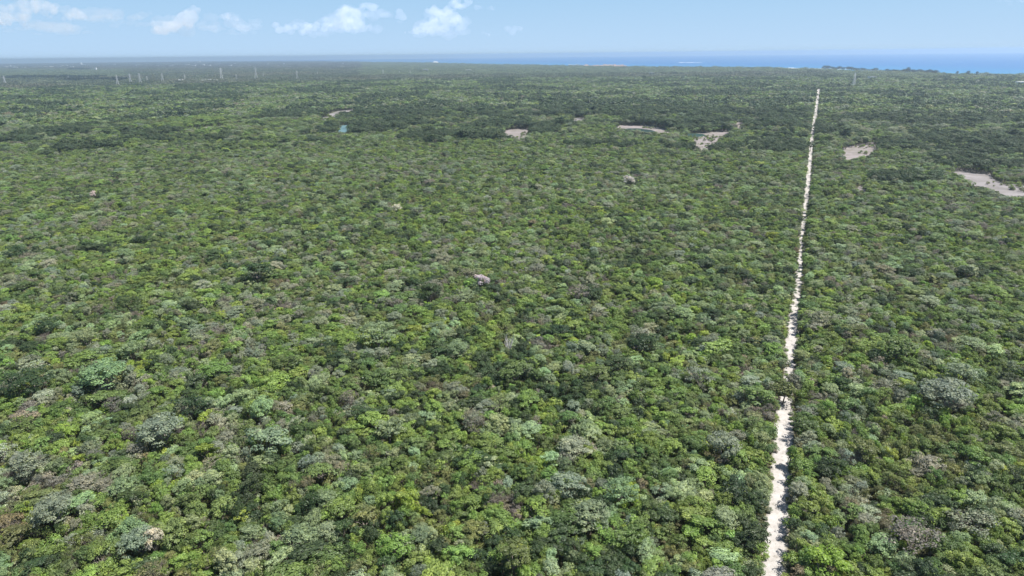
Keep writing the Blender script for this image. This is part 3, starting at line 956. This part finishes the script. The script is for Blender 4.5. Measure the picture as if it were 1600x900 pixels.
forest = new_obj('forest', me)
props(forest, 'dense green dry tropical forest covering the plain to the coast', 'forest', kind='stuff')
ng = bpy.data.node_groups.new('forest_trees', 'GeometryNodeTree')
ng.interface.new_socket('Geometry', in_out='INPUT', socket_type='NodeSocketGeometry')
ng.interface.new_socket('Geometry', in_out='OUTPUT', socket_type='NodeSocketGeometry')
gi = ng.nodes.new('NodeGroupInput'); go = ng.nodes.new('NodeGroupOutput')
iop = ng.nodes.new('GeometryNodeInstanceOnPoints')
ci = ng.nodes.new('GeometryNodeCollectionInfo')
ci.inputs['Collection'].default_value = shapes
ci.inputs['Separate Children'].default_value = True
ci.inputs['Reset Children'].default_value = True
def named(t, nm):
    nd = ng.nodes.new('GeometryNodeInputNamedAttribute'); nd.data_type = t; nd.inputs['Name'].default_value = nm
    return nd.outputs['Attribute']
ng.links.new(gi.outputs[0], iop.inputs['Points'])
ng.links.new(ci.outputs[0], iop.inputs['Instance'])
iop.inputs['Pick Instance'].default_value = True
ng.links.new(named('INT', 'idx'), iop.inputs['Instance Index'])
ng.links.new(named('FLOAT_VECTOR', 'rot'), iop.inputs['Rotation'])
ng.links.new(named('FLOAT_VECTOR', 'scl'), iop.inputs['Scale'])
ng.links.new(iop.outputs[0], go.inputs[0])
md = forest.modifiers.new('trees', 'NODES'); md.node_group = ng

# ------------------------------------------------------------------ single trees
KNAME = {'bright': ('broadleaf_tree', 'bright green'), 'mid': ('broadleaf_tree', 'mid green'), 'dark': ('dark_tree', 'dark green'),
         'sage': ('sage_green_tree', 'pale sage green'), 'silver': ('silvery_tree', 'silvery grey green'), 'olive': ('olive_green_tree', 'olive green'),
         'yellow': ('broadleaf_tree', 'yellow green'), 'brown': ('withering_tree', 'brownish'), 'twiggy': ('leafless_tree', 'grey thinly leafed'),
         'blossom': ('blossoming_tree', 'pinkish white')}
def place_tree(x, y, rad, h, kind, sty, rz, asp, tint, label, group=None):
    t = bpy.data.objects.new(KNAME[kind][0], None); COL.objects.link(t)
    t.empty_display_size = 0.5
    t.location = (x, y, 0); t.rotation_euler = (0, 0, rz)
    t.scale = (rad * asp, rad / asp, h / 2.55)
    tr = new_obj('trunk', wood_meshes[sty], t)
    cr = new_obj('crown', crown_meshes[sty], t)
    cr.color = (*[float(c) for c in tint], 1)
    props(t, label, 'tree', group)
    return t
rsl = np.random.default_rng(77)
for (x_, y_, rad_, h_, kind, lab, st) in lm_data:
    opts = BY_STYLE[st]
    ti = np.array(KINDS[kind]['c']) * 0.88 * (1 + rsl.normal(0, 0.05, 3))
    if 'cream' in lab: ti = np.array([0.46, 0.43, 0.34])
    place_tree(x_, y_, rad_, h_, kind, opts[int(rsl.integers(0, len(opts)))], rsl.uniform(0, 6.28), rsl.uniform(0.93, 1.07), ti, lab, 'trees that stand out of the forest')

# labels of the rest: colour and crown, then where it stands next to something one can find
REFS = [(253, 684, 'the big silvery tree'), (85, 805, 'the lilac silver tree'), (240, 848, 'the cream blossoming bush'),
        (420, 696, 'the speckled sage tree'), (480, 756, 'the orange brown tree'), (803, 872, 'the smooth olive dome'),
        (970, 771, 'the open sage tree'), (1424, 846, 'the wide leafless tree'), (1290, 884, 'the trackside yellow tree'),
        (850, 772, 'the grey green rounded tree'), (1130, 704, 'the trackside silvery tree'), (1, 899, 'the bottom left corner'), (1599, 899, 'the bottom right corner'),
        (45, 731, 'the soft grey edge tree'), (1216, 800, 'the track'), (1476, 630, 'the largest silvery tree'), (620, 899, 'bottom edge, left middle'), (1060, 899, 'bottom edge, right middle')]
def size_word(w):
    return 'large' if w > 62 else ('middling' if w > 46 else 'small')
SHAPE = {'round': 'rounded', 'dome': 'low domed', 'loose': 'loose', 'fine': 'finely textured', 'thin': 'see-through', 'shrub': 'bushy', 'full': 'bushy'}
labs = {}
infos = []
for i in NEAR['single']:
    X, Y = float(NEAR['px'][i]), float(NEAR['py'][i])
    kind = KN[int(NEAR['k'][i])]
    best = min(REFS, key=lambda r: (r[0] - X) ** 2 + ((r[1] - Y) * 1.3) ** 2)
    dx, dy = X - best[0], Y - best[1]
    dist = math.hypot(dx, dy * 1.3)
    if best[2] == 'the track':
        dr = 'left' if dx < 0 else 'right'
    else:
        a = math.degrees(math.atan2(-dy, dx)) % 360
        dr = ['right', 'upper right', 'above', 'upper left', 'left', 'lower left', 'below', 'lower right'][int((a + 22.5) // 45) % 8]
    far = 'just ' if dist < 60 else ('' if dist < 130 else 'well ')
    pos = {'above': far + 'above', 'below': far + 'below'}.get(dr, far + dr + ' of')
    lab = '%s %s tree %s %s' % (size_word(NEAR['wpx'][i]), KNAME[kind][1], pos, best[2])
    infos.append([i, kind, lab, X, Y])
bylab = {}
for t in infos: bylab.setdefault(t[2], []).append(t)
ORD = ['leftmost', 'second from left', 'third from left', 'fourth from left', 'fifth from left', 'sixth from left', 'seventh from left', 'eighth from left', 'ninth from left', 'tenth from left']
for l_, ts in bylab.items():
    if len(ts) > 1:
        ts.sort(key=lambda t: t[3])
        for j, t in enumerate(ts):
            t[2] = '%s, %s' % (l_, ORD[min(j, 9)] if j < len(ts) - 1 else 'rightmost')
for i, kind, lab, X, Y in infos:
    i = int(i)
    place_tree(float(NEAR['x'][i]), float(NEAR['y'][i]), float(NEAR['rad'][i]), float(NEAR['h'][i]), kind, int(NEAR['sty'][i]), float(NEAR['rz'][i]),
               float(NEAR['asp'][i]), NEAR['tint'][i], lab, 'trees of the nearest forest')

# dead tree with white stems near the middle
t = bpy.data.objects.new('dead_tree', None); COL.objects.link(t)
dx_, dy_ = unproj(795, 553, 3.0); t.location = (dx_, dy_, 0); t.scale = (2.3, 2.3, 3.2)
props(t, 'dead tree with upright bleached white stems near the photo centre', 'tree')
rng = random.Random(5)
vs, fs = [], []
tube(vs, fs, (0, 0, -0.05), (0.05, 0.02, 1.1), 0.10, 0.07, 7)
new_obj('trunk', mesh_from('dead_trunk', [(vs, fs, 0, None)], [M_DEADWOOD]), t)
for k in range(9):
    vs, fs = [], []
    a = k * 0.7
    m1 = Vector((math.cos(a) * 0.3, math.sin(a) * 0.3, 1.6 + rng.uniform(-0.2, 0.3)))
    m2 = m1 + Vector((math.cos(a) * 0.25 + rng.uniform(-0.1, 0.1), math.sin(a) * 0.25, 0.9 + rng.uniform(-0.3, 0.2)))
    tube(vs, fs, (0.05, 0.02, 1.05), m1, 0.06, 0.05); tube(vs, fs, m1, m2, 0.05, 0.02)
    for q_ in range(5):
        s_ = m1.lerp(m2, rng.random()); e_ = s_ + Vector((rng.uniform(-0.3, 0.3), rng.uniform(-0.3, 0.3), rng.uniform(0.1, 0.4)))
        tube(vs, fs, s_, e_, 0.025, 0.008, 4)
    new_obj('branch', mesh_from('dead_branch', [(vs, fs, 0, None)], [M_DEADWOOD]), t)

# shore trees: dark feathery trees along the beach on the right, standing against the sea
_r = random.Random(4)
shore = [(px_, 108.9 + (px_ - 1290) * 0.042, _r.uniform(3.2, 6.8) + (1.5 if px_ > 1425 else 0)) for px_ in [1290 + k * 5.6 + _r.uniform(-1.5, 1.5) for k in range(32)]]
N_ROW = len(shore)
shore += [(1418, 115, 10), (1495, 118, 7), (1512, 118.5, 8), (1526, 118.5, 7), (1545, 119, 3.5), (1556, 119.5, 4), (1570, 120, 3.5), (1592, 121, 4)]
for j, (a_x, a_y, hp) in enumerate(shore):
    x_, y_ = unproj(a_x, a_y)
    _, _, q_ = proj(x_, y_, 0)
    hh = hp / FPX * q_; rr = hh * (0.75 if j < N_ROW else (0.36 if j < N_ROW + 4 else 0.9))
    nm = {N_ROW: 'tall dark tree rising above the shore trees by the sea', N_ROW + 1: 'leftmost of the three lone dark trees against the sea on the right',
          N_ROW + 2: 'middle of the three lone dark trees against the sea on the right', N_ROW + 3: 'rightmost of the three lone dark trees against the sea'}.get(j)
    t = place_tree(x_, y_, rr, hh, 'dark', BY_STYLE['full'][j % 2], j * 1.3, 1.0, (0.03, 0.045, 0.028), nm or
                   ('dark tree in the row of trees along the far shore' if j < N_ROW else 'low dark bush by the sea near the right edge'),
                   None if nm else ('trees along the far shore' if j < N_ROW else 'bushes by the sea'))
    t.name = 'shore_tree'

# ------------------------------------------------------------------ pylons
def beam_mesh(name, segs, material, w):
    vs, fs = [], []
    for p0, p1, r_ in segs: tube(vs, fs, p0, p1, r_ * w, r_ * w, 4)
    return mesh_from(name, [(vs, fs, 0, None)], [material])
def pylon_meshes():
    """lattice tower of unit height"""
    legs, brace, arms = [], [], []
    def half(z):
        return 0.125 * (1 - z / 0.72) + 0.028 * (z / 0.72) if z < 0.72 else 0.028 - 0.018 * (z - 0.72) / 0.28
    zs = [0, 0.16, 0.30, 0.42, 0.53, 0.63, 0.72, 0.80, 0.88, 1.0]
    cs = [(1, 1), (1, -1), (-1, -1), (-1, 1)]
    for a in range(4):
        seg = []
        for i in range(len(zs) - 1):
            h0, h1 = half(zs[i]), half(zs[i + 1])
            seg.append(((cs[a][0] * h0, cs[a][1] * h0, zs[i]), (cs[a][0] * h1, cs[a][1] * h1, zs[i + 1]), 1.0))
            b = cs[(a + 1) % 4]
            brace.append(((cs[a][0] * h0, cs[a][1] * h0, zs[i]), (b[0] * h1, b[1] * h1, zs[i + 1]), 0.55))
            brace.append(((b[0] * h0, b[1] * h0, zs[i]), (cs[a][0] * h1, cs[a][1] * h1, zs[i + 1]), 0.55))
            brace.append(((cs[a][0] * h1, cs[a][1] * h1, zs[i + 1]), (b[0] * h1, b[1] * h1, zs[i + 1]), 0.55))
        legs.append(seg)
    for z in (0.72, 0.81, 0.90):
        for s in (-1, 1):
            L = 0.13 if z < 0.9 else 0.10
            arms.append([((0.02 * s, 0.02, z), (L * s, 0, z + 0.012), 0.8), ((0.02 * s, -0.02, z), (L * s, 0, z + 0.012), 0.8), ((0.02 * s, 0, z + 0.035), (L * s, 0, z + 0.012), 0.7),
                         ((L * s, 0, z + 0.012), (L * s, 0, z - 0.025), 0.6)])
    return legs, brace, arms
LEGS, BRACE, ARMS = pylon_meshes()
leg_me = [beam_mesh('pylon_leg', s, M_STEEL, 0.0075) for s in LEGS]
brace_me = beam_mesh('pylon_brace', BRACE, M_STEEL, 0.006)
arm_me = [beam_mesh('pylon_arm', s, M_STEEL, 0.007) for s in ARMS]
pylons = [  # foot pixel, height in pixels, label
    (9, 134, 15, 'faint steel pylon at the left edge of the photo'),
    (108, 127, 8, 'small pylon in front of the dark mangrove strip on the far left'),
    (185, 136, 18, 'nearest steel pylon, tall and leaning left in view'),
    (205, 133, 17, 'faint pylon just right of the nearest one'),
    (220, 133, 18, 'tall pylon second to the right of the nearest one'),
    (231, 130, 11, 'short pylon right of a tall one on the left'),
    (255, 130, 15, 'pylon between the short one and the pale substation strip'),
    (290, 128, 11, 'small pylon standing in the pale substation strip'),
    (347, 127, 20, 'tallest wide footed pylon right of the substation'),
    (370, 127, 11, 'small pylon between the two tall wide footed ones'),
    (401, 126, 20, 'second tall wide footed pylon, right of the small one'),
    (412, 123, 8, 'faint small pylon just right of the second tall one'),
    (465, 126, 15, 'lone pylon above the dark trees, left of centre'),
    (497, 120, 8, 'very faint distant pylon right of the lone one'),
    (599, 118, 9, 'distant pylon near the middle of the far forest'),
    (641, 116, 6, 'tiny distant pylon right of the one at middle'),
    (624, 116, 5, 'tiny far pylon left of another tiny one'),
    (1333, 137, 22, 'pale faint pylon right of the end of the track'),
    (1262, 128, 6, 'tiny mast just left of the end of the track'),
]
for (a_x, a_y, hp, lab) in pylons:
    x_, y_ = unproj(a_x, a_y); _, _, q_ = proj(x_, y_, 0)
    H = hp / FPX * q_
    t = bpy.data.objects.new('pylon', None); COL.objects.link(t)
    t.location = (x_, y_, 0); t.scale = (H, H, H); t.rotation_euler = (0, 0, 0.35 + 0.1 * math.sin(a_x))
    props(t, lab, 'pylon', 'power line pylons across the far left')
    for m_ in leg_me: new_obj('leg', m_, t)
    new_obj('bracing', brace_me, t)
    for m_ in arm_me: new_obj('cross_arm', m_, t)

# ------------------------------------------------------------------ far buildings
def box(bm, x0, x1, y0, y1, z0, z1):
    v = [bm.verts.new(p) for p in ((x0, y0, z0), (x1, y0, z0), (x1, y1, z0), (x0, y1, z0), (x0, y0, z1), (x1, y0, z1), (x1, y1, z1), (x0, y1, z1))]
    for f in ((3, 2, 1, 0), (4, 5, 6, 7), (0, 1, 5, 4), (1, 2, 6, 5), (2, 3, 7, 6), (3, 0, 4, 7)): bm.faces.new([v[i] for i in f])
def bm_obj(name, bm, material, parent):
    me = bpy.data.meshes.new(name); bm.to_mesh(me); bm.free(); me.materials.append(material)
    return new_obj(name, me, parent)
def building(name, px, py, W, D, Hh, wall, roofm, label, group, cat='building', gable=False, rz=0.0):
    x_, y_ = unproj(px, py)
    t = bpy.data.objects.new(name, None); COL.objects.link(t); t.location = (x_, y_, 0); t.rotation_euler = (0, 0, rz)
    props(t, label, cat, group)
    b = bmesh.new(); box(b, -W / 2, W / 2, -D / 2, D / 2, -0.2, Hh); bm_obj('wall', b, wall, t)
    b = bmesh.new()
    if gable:
        g = [b.verts.new(p) for p in ((-W / 2 - 1, -D / 2 - 1, Hh + .02), (W / 2 + 1, -D / 2 - 1, Hh + .02), (W / 2 + 1, D / 2 + 1, Hh + .02), (-W / 2 - 1, D / 2 + 1, Hh + .02), (-W / 2 + 1, 0, Hh + D * 0.22), (W / 2 - 1, 0, Hh + D * 0.22))]
        for f in ((0, 1, 5, 4), (2, 3, 4, 5), (1, 2, 5), (3, 0, 4), (3, 2, 1, 0)): b.faces.new([g[i] for i in f])
    else:
        box(b, -W / 2 - 0.6, W / 2 + 0.6, -D / 2 - 0.6, D / 2 + 0.6, Hh + 0.01, Hh + 0.9)
    bm_obj('roof', b, roofm, t)
    b = bmesh.new()
    nf = max(1, int(Hh / 4)); nw = max(2, int(W / 9))
    for f_ in range(nf):
        for k in range(nw):
            cx = -W / 2 + (k + 0.5) * W / nw; z = 1.2 + f_ * Hh / nf
            box(b, cx - W / nw * 0.28, cx + W / nw * 0.28, -D / 2 - 0.12, -D / 2 + 0.05, z, z + Hh / nf * 0.45)
    bm_obj('window_row', b, M_GLASS, t)
    return t
rng = random.Random(21)
town_g = 'buildings of the hazy far town'
for i in range(46):
    px_ = rng.uniform(5, 540); base = 104.5 - px_ * 0.008 + rng.choice([0, 0, 1, 2, 2.5]) + rng.uniform(-1, 1)
    x_, y_ = unproj(px_, base); d_ = math.hypot(x_, y_)
    W = rng.uniform(1.5, 5.0) * d_ / FPX; Hh = rng.uniform(0.9, 1.8) * d_ / FPX + 5
    wl = rng.choice([M_WHITE, M_WHITE, M_CREAM, M_GREYROOF])
    building('town_building', px_, base, W, W * 0.6, Hh, wl, rng.choice([M_WHITE, M_GREYROOF]), 'small pale building lost in the hazy town on the left horizon', town_g, rz=rng.uniform(-0.4, 0.4))
sp = [('warehouse', 69, 105.5, 190, 60, 11, M_WHITE, M_WHITE, 'long low whitish warehouse in front of the town at far left'),
      ('tower_block', 125, 101.5, 55, 40, 34, M_WHITE, M_WHITE, 'bright white block above the town roofs at far left'),
      ('water_tank', 150, 111, 12, 12, 24, M_WHITE, M_WHITE, 'small bright white tower between the town and pylons'),
      ('tower_block', 311, 98.6, 50, 40, 30, M_WHITE, M_WHITE, 'bright white block on the left horizon above the tall pylons'),
      ('tower_block', 303, 105, 30, 25, 16, M_WHITE, M_WHITE, 'small white block below the bright one, above the pylons'),
      ('tower_block', 360, 105, 24, 22, 20, M_WHITE, M_GREYROOF, 'small white block right above the tallest pylon'),
      ('tower_block', 369, 105, 30, 25, 12, M_WHITE, M_GREYROOF, 'pale low block next to the small white one'),
      ('villa', 871, 127.5, 20, 12, 5, M_WHITE, M_WHITE, 'white hut in the far forest, left one of two'),
      ('villa', 879, 128.0, 16, 10, 4, M_WHITE, M_WHITE, 'white hut in the far forest, right one of two'),
      ('villa', 776, 152, 10, 8, 7.5, M_WHITE, M_WHITE, 'single small white hut in the forest above the centre'),
      ('villa', 1018, 119.5, 18, 14, 14, M_GREYROOF, M_GREYROOF, 'pale grey tower house in the far forest right of the huts'),
      ('villa', 1362, 125.5, 22, 16, 11, M_WHITE, M_GREYROOF, 'pale house below the shore trees right of the track'),
      ('villa', 1596, 135, 24, 16, 11, M_WHITE, M_WHITE, 'white house at the right edge of the photo'),
      ('villa', 665, 111, 30, 20, 10, M_GREYROOF, M_WHITE, 'faint white roof in the flat green plain'),
      ('villa', 732, 112, 30, 20, 9, M_GREYROOF, M_WHITE, 'faint white roof right of the other in the flat plain')]
for (nm, a_x, a_y, W, D, Hh, wl, rf, lab) in sp:
    building(nm, a_x, a_y, W, D, Hh, wl, rf, lab, None)
# the domed building on the coast
x_, y_ = unproj(680.5, 98.8)
d_ = math.hypot(x_, y_)
t = bpy.data.objects.new('domed_arena', None); COL.objects.link(t); t.location = (x_, y_, 0)
props(t, 'white domed building on a dark base by the coast near the middle', 'building')
s_ = d_ / FPX
b = bmesh.new(); bmesh.ops.create_cone(b, cap_ends=True, segments=32, radius1=3.9 * s_, radius2=3.9 * s_, depth=1.1 * s_, matrix=Matrix.Translation((0, 0, 0.55 * s_ )))
bm_obj('base', b, M_GREYROOF, t)
b = bmesh.new(); bmesh.ops.create_uvsphere(b, u_segments=32, v_segments=16, radius=1, matrix=Matrix.Translation((0, 0, 1.12 * s_)) @ Matrix.Diagonal((4.1 * s_, 4.1 * s_, 1.5 * s_, 1)))
for v in [v for v in b.verts if v.co.z < 1.1 * s_]: v.co.z = 1.1 * s_ + 0.01
bm_obj('dome', b, M_WHITE, t)
# coastal village and resort
rng = random.Random(8)
for i in range(16):
    px_ = 735 + i * 8 + rng.uniform(-2, 2); py_ = 101.4 + (px_ - 735) * 0.012
    s_ = math.hypot(*unproj(px_, py_)) / FPX
    building('coast_house', px_, py_, rng.uniform(2, 5) * s_, 25, rng.uniform(0.7, 1.6) * s_, rng.choice([M_WHITE, M_CREAM, M_WHITE, M_TERRA]), rng.choice([M_WHITE, M_GREYROOF]),
             'low pale house in the row along the coast left of the resort', 'houses along the coast')
res = []
for i in range(26):
    t_ = i / 25
    px_ = 888 + t_ * 88 + rng.uniform(-2, 2); py_ = 103.6 + rng.uniform(-0.9, 0.9) + t_ * 0.6
    s_ = math.hypot(*unproj(px_, py_)) / FPX
    white = px_ < 910 or rng.random() < 0.35
    building('resort_building', px_, py_, rng.uniform(3, 7) * s_, rng.uniform(20, 40), (rng.uniform(1.5, 2.4) if white else rng.uniform(0.8, 1.4)) * s_, M_WHITE if white else rng.choice([M_TERRA, M_CREAM, M_TERRA]), M_WHITE if white else M_TERRA,
             'white block at the left end of the coastal resort' if white and px_ < 910 else ('white block among the reddish blocks of the coastal resort' if white else 'reddish block of the coastal resort below the sea'),
             'buildings of the coastal resort', gable=not white)
for i in range(14):
    px_ = 283 + i * 4.6; py_ = 128.3 + rng.uniform(-0.7, 0.7)
    building('substation_block', px_, py_, rng.uniform(10, 20), 14, rng.uniform(6, 10), M_GREYROOF if i % 3 else M_WHITE, M_WHITE, 'low pale block in the substation strip among the pylons', 'blocks of the substation', rz=rng.uniform(-0.2, 0.2))

# ------------------------------------------------------------------ clouds: real bodies of thin white vapour, kilometres away
def cloud_material(name, dens):
    m, nt, out = mat(name)
    v = N(nt, 'ShaderNodeVolumeScatter')
    v.inputs['Color'].default_value = (1, 1, 1, 1); v.inputs['Density'].default_value = dens
    v.inputs['Anisotropy'].default_value = 0.3
    nt.links.new(v.outputs[0], out.inputs['Volume'])
    return m
M_CLOUD = cloud_material('cloud_vapour', 0.0021)
M_VEIL = cloud_material('thin_cloud_vapour', 0.0007)
CL_D = 15000.0
tex = bpy.data.textures.new('cloud_lumps', 'CLOUDS'); tex.noise_scale = 140; tex.noise_depth = 4
tex2 = bpy.data.textures.new('cloud_fray', 'CLOUDS'); tex2.noise_scale = 55; tex2.noise_depth = 3
def cloud(lumps, material, label, seed, puffs=28, disp=150, flat=1.0):
    """lumps: (x, y, half width, half height) in photo pixels"""
    rg = random.Random(seed)
    b = bmesh.new()
    cx = sum(l[0] for l in lumps) / len(lumps); cy = sum(l[1] for l in lumps) / len(lumps)
    c0 = along(cx, cy, CL_D)
    for (lx, ly, hw, hh) in lumps:
        c = along(lx, ly, CL_D) - c0
        s_ = CL_D * 1.06 / FPX
        for k in range(puffs):
            a = rg.uniform(0, 6.28); rr = math.sqrt(rg.random())
            o = Vector((math.cos(a) * rr * hw * s_ * 0.85, rg.uniform(-0.7, 0.7) * hw * s_, math.sin(a) * rr * hh * s_ * 0.8))
            rad_ = rg.uniform(0.15, 0.55) * hh * s_
            bmesh.ops.create_icosphere(b, subdivisions=2, radius=rad_, matrix=Matrix.Translation(c + o) @ Matrix.Diagonal((1.25 * flat, 1.1, 1 / flat, 1)))
    me = bpy.data.meshes.new('cloud'); b.to_mesh(me); b.free(); me.materials.append(material)
    o = new_obj('cloud', me, loc=c0)
    rm = o.modifiers.new('merge', 'REMESH'); rm.mode = 'VOXEL'; rm.voxel_size = 22
    dm = o.modifiers.new('billow', 'DISPLACE'); dm.texture = tex; dm.strength = disp; dm.mid_level = 0.5; dm.texture_coords = 'LOCAL'
    d2 = o.modifiers.new('fray', 'DISPLACE'); d2.texture = tex2; d2.strength = disp * 0.5; d2.mid_level = 0.55; d2.texture_coords = 'LOCAL'
    rm = o.modifiers.new('merge_again', 'REMESH'); rm.mode = 'VOXEL'; rm.voxel_size = 24
    props(o, label, 'cloud', 'clouds above the horizon')
cloud([(20, 16, 26, 9), (55, 10, 26, 9), (95, 20, 32, 8), (118, 24, 18, 6), (8, 30, 18, 8)], M_CLOUD, 'broad bright cloud in the top left corner', 1)
cloud([(60, 45, 70, 8), (160, 28, 30, 8)], M_VEIL, 'thin pale veil of cloud below the top left cloud', 2, flat=1.8)
cloud([(258, 42, 17, 9), (276, 38, 16, 8), (298, 22, 12, 10), (290, 32, 14, 8)], M_CLOUD, 'small heaped cloud to the right of the top left one', 3)
cloud([(357, 27, 14, 6)], M_CLOUD, 'tiny flat cloud between two heaped clouds', 4, disp=60)
cloud([(376, 48, 26, 7)], M_VEIL, 'thin faint cloud under the tiny flat one', 5, flat=1.5)
cloud([(440, 42, 14, 7), (470, 45, 20, 9)], M_CLOUD, 'low cloud at the left foot of the towering one', 6, disp=80)
cloud([(515, 42, 20, 8), (540, 36, 24, 10), (545, 20, 16, 10), (575, 12, 14, 7), (560, 44, 24, 7)], M_CLOUD, 'towering cloud left of the centre top', 7)
cloud([(624, 19, 5, 5), (629, 26, 5, 6), (622, 26, 4, 4)], M_CLOUD, 'tiny round cloud between two towering clouds', 8, disp=50)
cloud([(665, 45, 26, 8), (690, 40, 24, 12), (702, 24, 16, 12), (676, 16, 9, 8), (722, 6, 16, 8), (655, 50, 24, 5)], M_CLOUD, 'towering cloud at the top reaching out of the photo near centre', 9)
cloud([(748, 11, 9, 5), (768, 12, 10, 4)], M_VEIL, 'thin wisp to the right of the towering centre cloud', 10, disp=50)
cloud([(750, 54, 16, 5), (803, 46, 14, 7)], M_VEIL, 'faint low cloud right of the towering centre cloud', 11, disp=70)
cloud([(1590, 2, 26, 5)], M_VEIL, 'faint cloud at the top right corner', 12, disp=50, flat=1.5)

cloud([(500, 40, 50, 14), (560, 30, 46, 20), (680, 38, 60, 18)], M_VEIL, 'thin veil of vapour round the two towering clouds', 21, flat=1.3)
cloud([(278, 38, 44, 14), (360, 36, 36, 14)], M_VEIL, 'thin veil round the small heaped cloud', 22, flat=1.3)
cloud([(60, 24, 90, 20), (190, 30, 50, 12)], M_VEIL, 'wide thin veil round the top left cloud', 23, flat=1.5)

# ------------------------------------------------------------------ haze
m, nt, out = mat('haze_air')
pv = N(nt, 'ShaderNodeVolumePrincipled')
pv.inputs['Color'].default_value = (0.585, 0.72, 0.85, 1)
pv.inputs['Density'].default_value = 0.00011
pv.inputs['Anisotropy'].default_value = 0.5
nt.links.new(pv.outputs[0], out.inputs['Volume'])
b = bmesh.new(); box(b, -22000, 22000, -3500, 22500, -4.5, CAM_H + 12)
me = bpy.data.meshes.new('haze'); b.to_mesh(me); b.free(); me.materials.append(m)
hz = new_obj('haze', me); props(hz, 'pale blue haze lying over the whole plain and sea', kind='stuff')

# ------------------------------------------------------------------ rows of alike far things: say which one, counted from the left
ONES = ['', 'first', 'second', 'third', 'fourth', 'fifth', 'sixth', 'seventh', 'eighth', 'ninth', 'tenth', 'eleventh', 'twelfth', 'thirteenth', 'fourteenth',
        'fifteenth', 'sixteenth', 'seventeenth', 'eighteenth', 'nineteenth']
def ordinal(n):
    if n < 20: return ONES[n]
    tens = ['', '', 'twent', 'thirt', 'fort', 'fift'][n // 10]
    return tens + ('ieth' if n % 10 == 0 else 'y-' + ONES[n % 10])
rows = {}
for o in scene.objects:
    if o.parent is None and 'label' in o.keys() and o.get('group') in (town_g, 'houses along the coast', 'buildings of the coastal resort', 'trees along the far shore', 'blocks of the substation', 'bushes by the sea'):
        rows.setdefault(o['label'], []).append(o)
for l_, os_ in rows.items():
    if len(os_) < 2: continue
    os_.sort(key=lambda o: o.location.x / o.location.y)
    for j, o in enumerate(os_): o['label'] = '%s, %s from left' % (l_, ordinal(j + 1))
